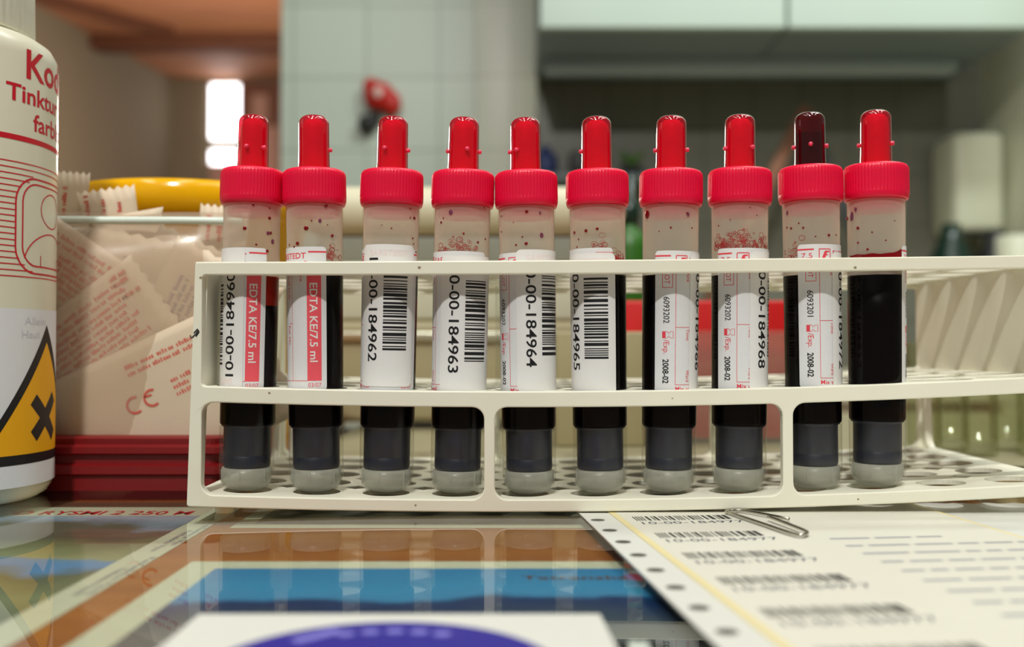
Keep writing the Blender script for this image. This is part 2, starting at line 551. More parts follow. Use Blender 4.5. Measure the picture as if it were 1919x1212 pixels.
class Flat:
    def __init__(self, maxlen=1e9):
        self.t = []            # triangles: (p, q, r, layer, mat)
        self.maxlen = maxlen

    def tri(self, a, b, c, layer, mi):
        stack = [(a, b, c)]
        L = self.maxlen
        while stack:
            a, b, c = stack.pop()
            d = [abs(a[0] - b[0]), abs(b[0] - c[0]), abs(c[0] - a[0])]
            k = d.index(max(d))
            if d[k] <= L:
                self.t.append((a, b, c, layer, mi))
                continue
            if k == 0:
                m = ((a[0] + b[0]) / 2, (a[1] + b[1]) / 2)
                stack += [(a, m, c), (m, b, c)]
            elif k == 1:
                m = ((b[0] + c[0]) / 2, (b[1] + c[1]) / 2)
                stack += [(a, b, m), (a, m, c)]
            else:
                m = ((c[0] + a[0]) / 2, (c[1] + a[1]) / 2)
                stack += [(a, b, m), (m, b, c)]

    def poly(self, pts, mi, layer=1):
        # convex polygon as a fan
        for i in range(1, len(pts) - 1):
            self.tri(pts[0], pts[i], pts[i + 1], layer, mi)
        return self

    def rect(self, u0, v0, u1, v1, mi, layer=1):
        n = max(1, int(math.ceil(abs(u1 - u0) / self.maxlen))) if self.maxlen < 1e8 else 1
        for i in range(n):
            a = u0 + (u1 - u0) * i / n
            b = u0 + (u1 - u0) * (i + 1) / n
            self.t.append(((a, v0), (b, v0), (b, v1), layer, mi))
            self.t.append(((a, v0), (b, v1), (a, v1), layer, mi))
        return self

    def rrect(self, u0, v0, u1, v1, r, mi, layer=0, corners=(1, 1, 1, 1)):
        pts = []
        for (cx, cy, a0, on) in ((u1 - r, v1 - r, 0, corners[0]), (u0 + r, v1 - r, 90, corners[1]), (u0 + r, v0 + r, 180, corners[2]), (u1 - r, v0 + r, 270, corners[3])):
            if on:
                for k in range(7):
                    a = math.radians(a0 + 15 * k)
                    pts.append((cx + r * math.cos(a), cy + r * math.sin(a)))
            else:
                a = math.radians(a0 + 45)
                pts.append((cx + r * (1 if math.cos(a) > 0 else -1), cy + r * (1 if math.sin(a) > 0 else -1)))
        c = ((u0 + u1) / 2, (v0 + v1) / 2)
        for i in range(len(pts)):
            self.tri(c, pts[i], pts[(i + 1) % len(pts)], layer, mi)
        return self

    def line(self, pts, w, mi, layer=1, closed=False):
        n = len(pts)
        L, R = [], []
        for i in range(n):
            a = pts[(i - 1) % n] if (closed or i > 0) else pts[i]
            b = pts[(i + 1) % n] if (closed or i < n - 1) else pts[i]
            dx, dy = b[0] - a[0], b[1] - a[1]
            l = math.hypot(dx, dy) or 1
            nx, ny = -dy / l * w / 2, dx / l * w / 2
            L.append((pts[i][0] + nx, pts[i][1] + ny))
            R.append((pts[i][0] - nx, pts[i][1] - ny))
        for i in range(n if closed else n - 1):
            j = (i + 1) % n
            self.tri(R[i], R[j], L[j], layer, mi)
            self.tri(R[i], L[j], L[i], layer, mi)
        return self

    def frame(self, u0, v0, u1, v1, w, mi, layer=1):
        return self.line([(u0, v0), (u1, v0)], w, mi, layer).line([(u1, v0), (u1, v1)], w, mi, layer).line([(u1, v1), (u0, v1)], w, mi, layer).line([(u0, v1), (u0, v0)], w, mi, layer)

    def text(self, s, u, v, h, w, rot, mi, layer=1, bold=0.0):
        """baseline start at (u, v), capital height h, total width w (None: natural), rot in degrees"""
        vs, fs, nw = text_tris(s, bold)
        sy = h / 0.73
        sx = (w / nw) if w else sy
        c, sn = math.cos(math.radians(rot)), math.sin(math.radians(rot))
        P = [(u + x * sx * c - y * sy * sn, v + x * sx * sn + y * sy * c) for x, y in vs]
        for f in fs:
            for i in range(1, len(f) - 1):
                self.tri(P[f[0]], P[f[i]], P[f[i + 1]], layer, mi)
        return self

    def bars(self, u0, v0, u1, v1, mi, seed, along='v', n=44, layer=1):
        """bar code between the corners, bars stacked along one axis"""
        rnd = random.Random(seed)
        seq = []
        tot = 0
        for i in range(n):
            b = rnd.choice((1, 1, 1, 2, 2, 3))
            g = rnd.choice((1, 1, 1, 2, 2))
            seq.append((b, g))
            tot += b + g
        span = (v1 - v0) if along == 'v' else (u1 - u0)
        t = 0
        for b, g in seq:
            p0 = t / tot * span
            p1 = (t + b) / tot * span
            if along == 'v':
                self.rect(u0, v0 + p0, u1, v0 + p1, mi, layer)
            else:
                self.rect(u0 + p0, v0, u0 + p1, v1, mi, layer)
            t += b + g
        return self

    def build(self, name, mats, mapfn, parent, lift=0.05, local=False, label=None):
        mb = MB()
        for a, b, c, ly, mi in self.t:
            mb.add([mapfn(a[0], a[1], ly * lift), mapfn(b[0], b[1], ly * lift), mapfn(c[0], c[1], ly * lift)], [(0, 1, 2)], mi, False)
        return mb.build(name, mats, parent, label, local)


def plate(outer, holes, thick, bev=0.25):
    """flat plate with holes from a filled 2D curve; returns (verts mm, faces), thickness centred on 0"""
    c = bpy.data.curves.new('plate', 'CURVE')
    c.dimensions = '2D'
    c.fill_mode = 'BOTH'
    c.extrude = max(0.01, thick / 2 - bev)
    c.bevel_depth = bev
    c.bevel_resolution = 1
    c.offset = -bev
    for pts in [outer] + holes:
        s = c.splines.new('POLY')
        s.points.add(len(pts) - 1)
        for p, q in zip(s.points, pts):
            p.co = (q[0], q[1], 0, 1)
        s.use_cyclic_u = True
    o = bpy.data.objects.new('plate', c)
    COL.objects.link(o)
    dg = bpy.context.evaluated_depsgraph_get()
    dg.update()
    me = bpy.data.meshes.new_from_object(o.evaluated_get(dg))
    vs = [v.co[:] for v in me.vertices]
    fs = [list(p.vertices) for p in me.polygons]
    bpy.data.objects.remove(o)
    bpy.data.curves.remove(c)
    bpy.data.meshes.remove(me)
    return vs, fs


def rr_pts(x0, y0, x1, y1, r, step=6.0, rs=None):
    """rounded rectangle outline with points along the straight runs; rs = radii (tr, tl, bl, br)"""
    rs = rs or (r, r, r, r)
    cor = [(x1, y1, 0, rs[0], -1, -1), (x0, y1, 90, rs[1], 1, -1), (x0, y0, 180, rs[2], 1, 1), (x1, y0, 270, rs[3], -1, 1)]
    arcs = []
    for (x, y, a0, q, sx, sy) in cor:
        if q <= 0:
            arcs.append([(x, y)])
        else:
            arcs.append([(x + sx * q + q * math.cos(math.radians(a0 + 15 * k)), y + sy * q + q * math.sin(math.radians(a0 + 15 * k))) for k in range(7)])
    out = []
    for i in range(4):
        out += arcs[i]
        a, b = arcs[i][-1], arcs[(i + 1) % 4][0]
        d = math.hypot(b[0] - a[0], b[1] - a[1])
        n = int(d / step)
        for k in range(1, n + 1):
            t = k / (n + 1)
            out.append((a[0] + (b[0] - a[0]) * t, a[1] + (b[1] - a[1]) * t))
    return out


def on_table(px, py, z=0.0):
    """point of the desk plane (mm) seen at a photo pixel"""
    dx = (px - 959.5) / F
    dz = (606 - py) / F
    y = math.cos(PITCH) - dz * math.sin(PITCH)
    zz = math.sin(PITCH) + dz * math.cos(PITCH)
    t = (z - 46.0) / zz
    return (dx * t, y * t - 276.0)


# ------------------------------------------------------------------ setting: room shell
def struct(name, mb, m):
    o = mb.build(name, m)
    o['kind'] = 'structure'
    return o


ZC = 1750.0
struct('floor', MB().box(-4500, 2500, -2500, 7500, -800, -760), M['floor'])
struct('ceiling', MB().box(-4500, 2500, 1000, 7500, ZC, ZC + 60), M['ceil'])
# corridor wall on the left, turned 13 degrees, and the far wall with a lit pane
wl = MB()
p0, p1 = (-2740, 2400 - 276), (-2020, 7300 - 276)
wl.add([(p0[0], p0[1], -760), (p1[0], p1[1], -760), (p1[0], p1[1], ZC), (p0[0], p0[1], ZC),
        (p0[0] - 90, p0[1] + 20, -760), (p1[0] - 90, p1[1] + 20, -760), (p1[0] - 90, p1[1] + 20, ZC), (p0[0] - 90, p0[1] + 20, ZC)],
       [(0, 1, 2, 3), (4, 7, 6, 5), (0, 4, 5, 1), (3, 2, 6, 7), (0, 3, 7, 4), (1, 5, 6, 2)])
struct('wall_left', wl, M['wallbrown'])
YF = 6300 - 276
struct('wall_far', MB().box(-2700, -300, YF + 30, YF + 110, -760, ZC), M['wallbrown'])
struct('trim_1', MB().box(-2320, -1200, 5400 - 276, 5520 - 276, ZC - 80, ZC - 2, bev=4), M['beam'])
bm_ = MB()
bm_.add([(-2450, 4600 - 276, ZC - 40), (-2330, 4600 - 276, ZC - 40), (-1800, 5300 - 276, ZC - 40), (-1920, 5300 - 276, ZC - 40),
         (-2450, 4600 - 276, ZC - 2), (-2330, 4600 - 276, ZC - 2), (-1800, 5300 - 276, ZC - 2), (-1920, 5300 - 276, ZC - 2)],
        [(0, 3, 2, 1), (4, 5, 6, 7), (0, 1, 5, 4), (1, 2, 6, 5), (2, 3, 7, 6), (3, 0, 4, 7)])
struct('trim_2', bm_, M['beam'])
sF = 6300.0 / F


def farx(px):
    return (px - 960) * sF


def farz(py):
    return 46 + (650 - py) * sF


wn = MB().box(farx(391), farx(446), YF + 5, YF + 29, farz(258), farz(154), bev=8)
win = struct('window_1', wn, M['pane'])
wn = MB().box(farx(391), farx(441), YF + 5, YF + 29, farz(305), farz(279), bev=8)
struct('window_2', wn, M['pane'])
dr = MB().box(farx(446), farx(530), YF + 2, YF + 28, -760, farz(150), 0).box(farx(392), farx(446), YF + 2, YF + 20, -760, farz(306), 1)
dr.box(farx(465), farx(520), YF - 8, YF + 2, farz(330), farz(235), 1).box(farx(470), farx(500), YF - 10, YF + 2, farz(225), farz(175), 1)
struct('door_1', dr, [M['doorbrown'], M['pinkwood']])

# tiled wall, its pale end strip, the grey niche on the right
D2 = 2050 - 276
s2 = 2050.0 / F


def bx(px):
    return (px - 960) * s2


def bz(py):
    return 46 + (650 - py) * s2


struct('wall_back', MB().box(bx(525), bx(891), D2, D2 + 120, -760, ZC), M['tile'])
struct('trim_3', MB().box(bx(891), bx(1007), D2 - 14, D2 + 120, -760, ZC, bev=3), M['tile_light'])
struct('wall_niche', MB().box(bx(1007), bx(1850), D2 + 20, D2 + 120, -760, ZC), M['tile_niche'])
struct('wall_right', MB().box(bx(1850), bx(1850) + 90, 1100, D2 + 120, -760, ZC), M['dispenser'])

# ------------------------------------------------------------------ desk, glass sheet and what lies under it
GT = 3.0                        # glass thickness
desk = MB().box(-620, 560, -430, 640, -GT - 28, -GT - 0.45, bev=2)
o = thing('desk', 'brown wooden desk under the glass sheet', 'desk', (0, 0, -760))
desk.build('desk_top', M['desk'], o)
for (x, y) in ((-590, -400), (530, -400), (-590, 610), (530, 610)):
    MB().box(x - 25, x + 25, y - 25, y + 25, -760, -GT - 28.2, bev=3).build('leg', M['desk'], o)

g = MB()
gx0, gx1, gy0, gy1 = -500, 430, -420, 560
g.add([(gx0, gy0, 0), (gx1, gy0, 0), (gx1, gy1, 0), (gx0, gy1, 0)], [(0, 1, 2, 3)], 0)
g.add([(gx0, gy0, -GT), (gx1, gy0, -GT), (gx1, gy1, -GT), (gx0, gy1, -GT)], [(0, 3, 2, 1)], 1)
g.add([(gx0, gy0, -GT), (gx1, gy0, -GT), (gx1, gy1, -GT), (gx0, gy1, -GT), (gx0, gy0, 0), (gx1, gy0, 0), (gx1, gy1, 0), (gx0, gy1, 0)],
      [(0, 1, 5, 4), (1, 2, 6, 5), (2, 3, 7, 6), (3, 0, 4, 7)], 2)
tag(g.build('glass_sheet', [M['glass_top'], M['glass_under'], M['glass_edge']]), 'clear glass sheet lying over the postcards on the desk', 'glass sheet')

ZP = -GT - 0.28                 # picture plane under the glass


def slab(mb, pts, z0, z1, mi=0):
    n = len(pts)
    vs = [(x, y, z0) for x, y in pts] + [(x, y, z1) for x, y in pts]
    fs = [tuple(range(n - 1, -1, -1)), tuple(range(n, 2 * n))] + [(i, (i + 1) % n, n + (i + 1) % n, n + i) for i in range(n)]
    mb.add(vs, fs, mi)


# mountain hut card: white border, red title, grey-green rocks
card = thing('mountain_hut_postcard', 'postcard with red mountain hut title and grey green rocks, under the glass beside the bottle', 'postcard', (-140, 0, ZP))
xr = -83.0
m_ = MB()
slab(m_, [(-236, -116), (xr, -116), (xr, 33.5), (-236, 33.5)], ZP - 0.1, ZP)
m_.build('card', M['border'], card)
M['rocks'] = scenic_mat('printed_rocks', [(0.0, (96, 100, 78)), (0.22, (128, 132, 98)), (0.34, (92, 98, 76)), (0.40, (86, 138, 190)), (0.46, (96, 140, 180)), (0.50, (150, 150, 112)), (0.62, (118, 120, 84)), (0.74, (92, 86, 72)), (0.84, (104, 98, 84)), (0.88, (132, 142, 160)), (0.95, (160, 172, 190)), (1.0, (150, 160, 180))], 34.0, (-0.1, 0.02), 0.42)
q = MB()
q.add([(-229, -108, ZP + 0.05), (xr - 8, -108, ZP + 0.05), (xr - 8, 17.5, ZP + 0.05), (-229, 17.5, ZP + 0.05)], [(0, 1, 2, 3)])
q.build('picture', M['rocks'], card)
fl = Flat()
fl.text('CHATA POD RYSMI 2 250 M', -183, 19.6, 6.6, 88, 0, 0, bold=0.012)
fl.build('title', M['bred'], lambda u, v, h: (u, v, ZP + 0.08), card)
fl = Flat()
for k, (y, wd) in enumerate(((6, 40), (-6, 34), (-40, 46), (-52, 30))):
    fl.text('Pohľadnica Vysoké Tatry'[:14 + k], xr - 2 - 2.4 * (k % 2), y, 1.8, wd * 0.8, -90, 0)
fl.build('caption', M['grey_print'], lambda u, v, h: (u, v, ZP + 0.08), card)

# orange strip of card behind the first postcard (only its edge shows past the title)
m_ = MB()
slab(m_, [(-240, 33.7), (-86, 33.7), (-86, 44), (-240, 44)], ZP - 0.1, ZP)
tag(m_.build('brick_red_card', M['doorbrown']), 'narrow brick red card under the glass behind the postcard title', 'card')

# lake card with blue sky and dark mountains
card2 = thing('blue_sky_postcard', 'postcard with blue sky and dark mountains, under the glass in front of the rack', 'postcard', (0, -90, ZP))
m_ = MB()
slab(m_, [(-73.5, -150), (76, -150), (76, -44.5), (-73.5, -44.5)], ZP - 0.1, ZP)
m_.build('card', M['border'], card2)
M['sky'] = scenic_mat('printed_blue_sky', [(0.0, (110, 112, 112)), (0.44, (92, 94, 98)), (0.54, (52, 66, 86)), (0.62, (18, 46, 92)), (0.685, (14, 44, 98)), (0.715, (60, 132, 180)), (0.80, (52, 138, 188)), (1.0, (40, 122, 176))], 36.0, (-0.05, 0.038), 0.30)
q = MB()
q.add([(-66, -140, ZP + 0.05), (69, -140, ZP + 0.05), (69, -52, ZP + 0.05), (-66, -52, ZP + 0.05)], [(0, 1, 2, 3)])
pic = q.build('picture', M['sky'], card2)
fl = Flat()
fl.text('Tatranská', 2, -62.5, 3.4, 23, 0, 0, bold=0.02)
fl.build('title', M['beam'], lambda u, v, h: (u, v, ZP + 0.08), card2)
fl = Flat()
for (a, b, c_, d_, mi) in ((16.5, -114.5, 19.3, -107.5, 0), (19.3, -114.5, 22.6, -107.5, 1), (22.6, -114.5, 26, -107.5, 0)):
    fl.rect(a, b, c_, d_, mi)
fl.text('23', 28.5, -112, 3, 2.2, 0, 0)
fl.build('stamp', [M['dark'], M['white_print']], lambda u, v, h: (u, v, ZP + 0.09), card2)

# dark card under the rack
card3 = thing('dark_postcard', 'dark picture postcard with a pale border under the glass beneath the rack', 'postcard', (0, 60, ZP))
m_ = MB()
slab(m_, [(-77, -1.5), (73, -1.5), (73, 96), (-77, 96)], ZP - 0.1, ZP)
m_.build('card', M['border'], card3)
M['night'] = scenic_mat('printed_dark_wood', [(0.0, (22, 26, 20)), (0.5, (34, 38, 28)), (1.0, (20, 22, 20))], 30.0, (-0.06, 0.04), 0.5)
q = MB()
q.add([(-72, 5, ZP + 0.05), (68, 5, ZP + 0.05), (68, 91, ZP + 0.05), (-72, 91, ZP + 0.05)], [(0, 1, 2, 3)])
q.build('picture', M['night'], card3)

# white leaflet with a violet disc, lying on the glass
lf = thing('white_leaflet', 'white leaflet with a violet disc lying on the glass in front', 'leaflet', (-20, -130, 0.1))
m_ = MB()
slab(m_, [(-54, -190), (19, -190), (15, -103.5), (-53.5, -103.5)], 0.1, 0.35)
m_.build('sheet', M['strip'], lf)
fl = Flat(4)
cx, cy, R_ = -18.8, -134.6, 26.0
fl.poly([(cx + R_ * math.cos(math.radians(a)), cy + R_ * math.sin(math.radians(a))) for a in range(0, 360, 4)], 0)
for k in range(5):
    a = math.radians(112 - 11 * k)
    u, v = cx + 20.5 * math.cos(a), cy + 20.5 * math.sin(a)
    fl.poly([(u + 1.5 * math.cos(math.radians(t)), v + 1.3 * math.sin(math.radians(t))) for t in range(0, 360, 30)], 1, 2)
fl.line([(cx - 15, cy + 15), (cx - 9, cy + 21)], 2.6, 1, 2)
fl.build('violet_disc', [M['violet'], M['lilac']], lambda u, v, h: (u, v, 0.36 + h), lf, lift=0.04)

# ------------------------------------------------------------------ paper on the right
A = math.radians(6.5)
SO = (23.9, 24.0)               # far left corner of the label sheet (it runs on under the rack)


def sh(z):
    return lambda u, v, h: (SO[0] + u * math.cos(A) - v * math.sin(A), SO[1] + u * math.sin(A) + v * math.cos(A), z + h)


ls = thing('label_sheet', 'sheet of barcode labels with a punched edge strip, lying partly under the rack', 'label sheet', (60, -60, 0))
u0, u1, v1, v0 = 0.0, 91.0, -4.0, -175.0
mp = sh(0.0)
m_ = MB()
slab(m_, [mp(u, v, 0)[:2] for u, v in ((-9.5, v0), (u1, v0), (u1, v1), (-3.5, v1), (-8.0, v1 - 13))], 0.06, 0.4, 0)
m_.build('punched_strip', M['strip'], ls)
m_ = MB()
slab(m_, [mp(u, v, 0)[:2] for u, v in ((u0, v0), (u1, v0), (u1, v1), (u0, v1))], 0.42, 0.6, 0)
m_.build('liner', M['liner'], ls)
fl = Flat()
fl.rrect(1.8, v0 + 1, u1 - 1.2, v1 - 1.2, 2.0, 0, 0)
y = -11.0
while y > v0 + 10:
    fl.bars(4.5, y - 3.4, 30.5, y + 3.0, 1, 77, 'u', 24)
    fl.text('10-00-184977', 5.0, y - 8.6, 3.4, 27, 0, 2)
    y -= 23.6
for k in range(9):
    yy = -68 - 8.5 * k
    rnd = random.Random(k)
    u = 44
    while u < 86:
        ln = rnd.uniform(3, 11)
        fl.rect(u, yy, min(u + ln, 88), yy + 1.5, 3)
        u += ln + 1.4
        if k == 0 and u > 66:
            break
fl.build('print', [M['sheet'], M['ink'], M['blueblack'], M['grey_print']], sh(0.61), ls, lift=0.03)
fl = Flat()
for k in range(12):
    c_ = (-5.2, -19.5 - 14.9 * k)
    if c_[1] < v0 + 4:
        break
    fl.poly([(c_[0] + 1.9 * math.cos(math.radians(a)), c_[1] + 1.9 * math.sin(math.radians(a))) for a in range(0, 360, 20)], 0)
fl.build('punch_hole', M['hole'], sh(0.40), ls, lift=0.02)

ws = thing('white_paper', 'white paper with a wavy torn edge beside the label sheet, partly under the rack', 'paper', (150, 0, 0))
edge = []
for k in range(40):
    t = k / 39
    edge.append((112 + 100 * t, 20.5 - 1.5 * t + 0.7 * math.sin(k * 1.9) + 0.3 * math.sin(k * 4.1)))
m_ = MB()
slab(m_, [(214, -140), (214, 14)][:1] + [edge[-1]] + edge[::-1][1:] + [(112, -140)], 0.01, 0.05)
m_.build('sheet', M['strip'], ws)
fl = Flat()
fl.text('erveltaure', 127, -35, 2.6, 20, 7, 0)
fl.text('mel tara', 129, -44, 2.4, 30, 7, 0)
fl.build('print', M['grey_print'], lambda u, v, h: (u, v, 0.06), ws)

clip = MB()
pts = [on_table(1440, 967, 2.0), on_table(1478, 982, 1.8), on_table(1508, 994, 1.6), on_table(1512, 999, 1.5), on_table(1500, 1002, 1.4), on_table(1478, 997, 1.4), on_table(1430, 981, 1.4), on_table(1385, 966, 1.4), on_table(1368, 960, 1.4)]
zs = [1.9, 1.8, 1.6, 1.5, 1.4, 1.35, 1.35, 1.35, 1.35]
pp = [(p[0], p[1], z) for p, z in zip(pts, zs)]
e = pp[-1]
pp += [(e[0] - 0.6, e[1] + 2.0, 1.35), (e[0] + 1.2, e[1] + 3.4, 1.35), (e[0] + 5, e[1] + 2.4, 1.4), (pp[0][0] + 6, pp[0][1] - 3, 1.5)]
# smooth the wire
sm = []
for i in range(len(pp) - 1):
    for k in range(6):
        t = k / 6
        a = pp[max(i - 1, 0)]
        b, c_ = pp[i], pp[i + 1]
        d_ = pp[min(i + 2, len(pp) - 1)]
        sm.append(tuple(0.5 * (2 * b[j] + (c_[j] - a[j]) * t + (2 * a[j] - 5 * b[j] + 4 * c_[j] - d_[j]) * t * t + (3 * b[j] - a[j] - 3 * c_[j] + d_[j]) * t ** 3) for j in range(3)))
clip.tube(sm, 0.45, 8)
tag(clip.build('paper_clip', M['steel']), 'steel paper clip on the label sheet by the rack foot', 'paper clip')

# ------------------------------------------------------------------ test tube rack
RX0, RX1 = -89.4, 156.6
RD = 103.0


def warp(x, y, z):
    u = (x * 6.8 + 960 - 352) / 1567.0
    A_ = 2.6 - 0.8 * z / 70.0
    B_ = -2.6 if z < 36 else -2.6 + 2.3 * (z - 36) / 34.0
    return (x, y, z + A_ * u + B_ * 4 * u * (1 - u))


rack = thing('test_tube_rack', 'cream plastic test tube rack holding ten blood tubes on the glass', 'rack', (30, 50, 0))


def cut_x(mb, step=5.0):
    """cut long faces at regular x so that the bars can bend"""
    bm = bmesh.new()
    vs = [bm.verts.new(v) for v in mb.v]
    for f in mb.f:
        try:
            bm.faces.new([vs[i] for i in f])
        except ValueError:
            pass
    bmesh.ops.remove_doubles(bm, verts=bm.verts[:], dist=0.002)
    x = RX0 + step
    while x < RX1:
        bmesh.ops.bisect_plane(bm, geom=bm.verts[:] + bm.edges[:] + bm.faces[:], dist=1e-4, plane_co=(x, 0, 0), plane_no=(1, 0, 0))
        x += step
    bm.verts.index_update()
    out = MB()
    out.add([v.co[:] for v in bm.verts], [[v.index for v in f.verts] for f in bm.faces])
    bm.free()
    return out


def panel_xz(outer, holes, y0, th, name, slant=True):
    vs, fs = plate(outer, holes, th, 0.35)
    mb = MB()
    out = []
    for (a, b, c_) in vs:
        x, z, y = a, b, y0 + th / 2 - c_ * 1.0
        if slant and x < RX0 + 4:
            x += (z - 2) * 0.028 * (1 - (x - RX0) / 4.0)
        if slant and x > RX1 - 4:
            x -= (z - 2) * 0.028 * (1 - (RX1 - x) / 4.0)
        out.append((x, y, z))
    mb.add(out, fs)
    mb = cut_x(mb)
    mb.map(warp)
    return mb


def make_panel(y0, th=3.0):
    outer = rr_pts(RX0, 2.2, RX1, 69.5, 0.8)
    up = rr_pts(-85.6, 35.4, 152.8, 65.9, 1.2)
    holes = [up]
    div = [-6.2, 75.9]
    edges = [-85.4] + [d for d in div for _ in (0, 1)] + [152.6]
    hw = 1.45
    for a, b in ((-85.4, div[0] - hw), (div[0] + hw, div[1] - hw), (div[1] + hw, 152.6)):
        holes.append(rr_pts(a, 5.6, b, 31.0, 3.4))
    return panel_xz(outer, holes, y0, th, 'panel')


fp = make_panel(0.0)
# fillets and specks on the moulding, pen scribble on the left post
f0 = len(fp.v)
marks = MB()
for (px, py, r) in ((786, 501, 0.45), (1604, 501, 0.42), (506, 736, 0.35), (1260, 746, 0.2), (780, 945, 0.3), (1606, 934, 0.3), (376, 520, 0.4)):
    x, z = (px - 960) / 6.8, 46 + (650 - py) / 6.8
    marks.add([(x + r * math.cos(a * 0.628), -0.06, z + r * 0.8 * math.sin(a * 0.628)) for a in range(10)], [tuple(range(10))], 1)
for (pa, pb) in (((360, 633), (366, 627)), ((366, 628), (373, 618)), ((368, 630), (374, 621)), ((357, 628), (360, 634)), ((364, 624), (371, 616))):
    a = ((pa[0] - 960) / 6.8, -0.08, 46 + (650 - pa[1]) / 6.8)
    b = ((pb[0] - 960) / 6.8, -0.08, 46 + (650 - pb[1]) / 6.8)
    marks.tube([a, b], 0.16, 5, 2)
fp.m = [0] * len(fp.f)
fp.add(marks.v, marks.f, 0)
fp.m[-len(marks.m):] = marks.m
fp.build('front_panel', [M['rack'], M['stain'], M['ink_mark']], rack)
make_panel(RD - 3.0).build('rear_panel', M['rack'], rack)


def end_panel(x0, sgn):
    outer = rr_pts(2.8, 2.2, RD - 2.8, 69.5, 0.5)
    low = rr_pts(6.5, 5.6, RD - 6.5, 31.0, 3.4)
    vs, fs = plate(outer, [low], 2.6, 0.3)
    mb = MB()
    out = []
    for (a, b, c_) in vs:
        x = x0 + c_
        x += sgn * (b - 2) * 0.028
        out.append((x, a, b))
    mb.add(out, fs if sgn > 0 else [f[::-1] for f in fs])
    mb.map(warp)
    return mb


end_panel(RX0 + 1.5, 1).build('end_panel', M['rack'], rack)
end_panel(RX1 - 1.5, -1).build('end_panel', M['rack'], rack)
COLX = [-75.9 + 19.9 * k for k in range(12)]
ROWY = [12.7 + 19.5 * k for k in range(5)]


def circ(cx, cy, r, n=28):
    return [(cx + r * math.cos(2 * math.pi * k / n), cy + r * math.sin(2 * math.pi * k / n)) for k in range(n)]


def shelf(z, r, th, diamond):
    outer = rr_pts(RX0 + 2.6, 2.6, RX1 - 2.6, RD - 2.6, 0.4)
    holes = [circ(x, y, r) for x in COLX for y in ROWY]
    for i in range(11):
        for j in range(4):
            cx, cy = (COLX[i] + COLX[i + 1]) / 2, (ROWY[j] + ROWY[j + 1]) / 2
            holes.append([(cx + diamond, cy), (cx, cy + diamond), (cx - diamond, cy), (cx, cy - diamond)])
    vs, fs = plate(outer, holes, th, 0.2)
    mb = MB()
    mb.add([(a, b, z + c_) for a, b, c_ in vs], fs)
    mb = cut_x(mb)
    mb.map(warp)
    return mb


shelf(68.4, 8.75, 1.6, 3.0).build('top_shelf', M['rack'], rack)
shelf(34.5, 8.75, 1.6, 3.0).build('middle_shelf', M['rack'], rack)
shelf(4.7, 6.7, 1.6, 3.6).build('bottom_shelf', M['rack'], rack)
for (x, y) in ((-80, 4), (-80, RD - 5), (34, 4), (34, RD - 5), (148, 4), (148, RD - 5)):
    zt = warp(x, y, 3.0)[2]
    zb = 0.0 if x < 0 else 0.75
    MB().lathe([(0, zb), (2.3, zb), (2.6, zb + 0.4), (2.8, zt), (0, zt)], 20, (x, y)).build('foot', M['rack'], rack)

# ------------------------------------------------------------------ blood tubes
TR0, TRK = 7.72, 0.0055


def tr(z):
    return TR0 + TRK * max(z, 8.0)


def cap_rmod(r, z, i, a):
    if 84.6 < z < 91.4 and r > 8.6:
        return r + (0.10 if (i % 4) < 2 else -0.06)
    return r


CAPM = MB().lathe([(8.1, 82.4), (8.7, 82.3), (8.95, 83.0), (9.15, 84.0), (9.08, 84.5), (9.05, 84.7), (9.02, 86), (9.0, 88), (8.98, 90), (8.93, 91.2), (8.8, 91.7), (8.45, 92.2), (7.9, 92.45), (6.5, 92.6), (4.3, 92.7), (0, 92.7)], 240, rmod=cap_rmod).lathe([(8.1, 82.4), (8.1, 90), (0, 90)], 48).mesh('cap', [M['cap']])
NOZM = MB().lathe([(4.5, 92.6), (4.42, 95), (4.36, 99), (4.32, 104)] + [(2.05 + 2.25 * math.cos(math.radians(q)), 106.0 + 2.4 * math.sin(math.radians(q))) for q in range(0, 91, 9)] + [(1.7, 108.3), (0, 108.2)], 48).mesh('nozzle', [M['nozzle']])
NOZWETM = NOZM.copy()
NOZWETM.materials[0] = M['nozzle_wet']
COREM = MB().lathe([(3.8, 92.72), (3.75, 101), (3.7, 104.4), (3.3, 106.2), (2.2, 107.2), (0, 107.4)], 32).mesh('nozzle_core', [M['nozzle_core']])
DARKM = MB().lathe([(4.0, 92.72), (3.95, 102.2), (3.7, 102.6), (0, 102.5)], 32).mesh('nozzle_core', [M['dark_core']])
LOWM = MB().lathe([(4.4, 0.55), (5.8, 1.2), (6.85, 2.5), (7.35, 4.1), (tr(6) - 0.12, 6.1), (tr(18) - 0.1, 18.9)], 56).mesh('lower_wall', [M['lowwall']])
PEGM = MB().lathe([(0.62, -0.6), (0.62, 0.5), (0.45, 0.75), (0, 0.8)], 14).mesh('peg', [M['peg']])
SKIRTM = MB().lathe([(7.0, 79.2), (7.1, 80.5), (7.2, 82.3)], 48).mesh('cap_skirt', [M['pinkfilm']])
BODYM = MB().lathe([(0, 0.25), (3.0, 0.1), (4.6, 0.35), (6.0, 1.1), (7.0, 2.4), (7.5, 4.0), (tr(6), 6.0)] + [(tr(z), z) for z in (12, 20, 35, 50, 65, 72)] + [(tr(74), 74), (tr(78) + 0.0, 78), (tr(80) + 0.15, 79.2), (tr(82) + 0.2, 82.35)], 64).mesh('tube_body', [M['shell']])
PLUNM = MB().lathe([(0, 7.0), (6.3, 7.0), (6.5, 7.5), (6.62, 7.8), (6.62, 10.4), (6.58, 10.45), (6.58, 10.6), (6.62, 10.65), (6.64, 18.3), (6.66, 18.5), (7.3, 18.9), (7.3, 19.3), (0, 19.3)], 48).mesh('plunger', [M['plunger']])
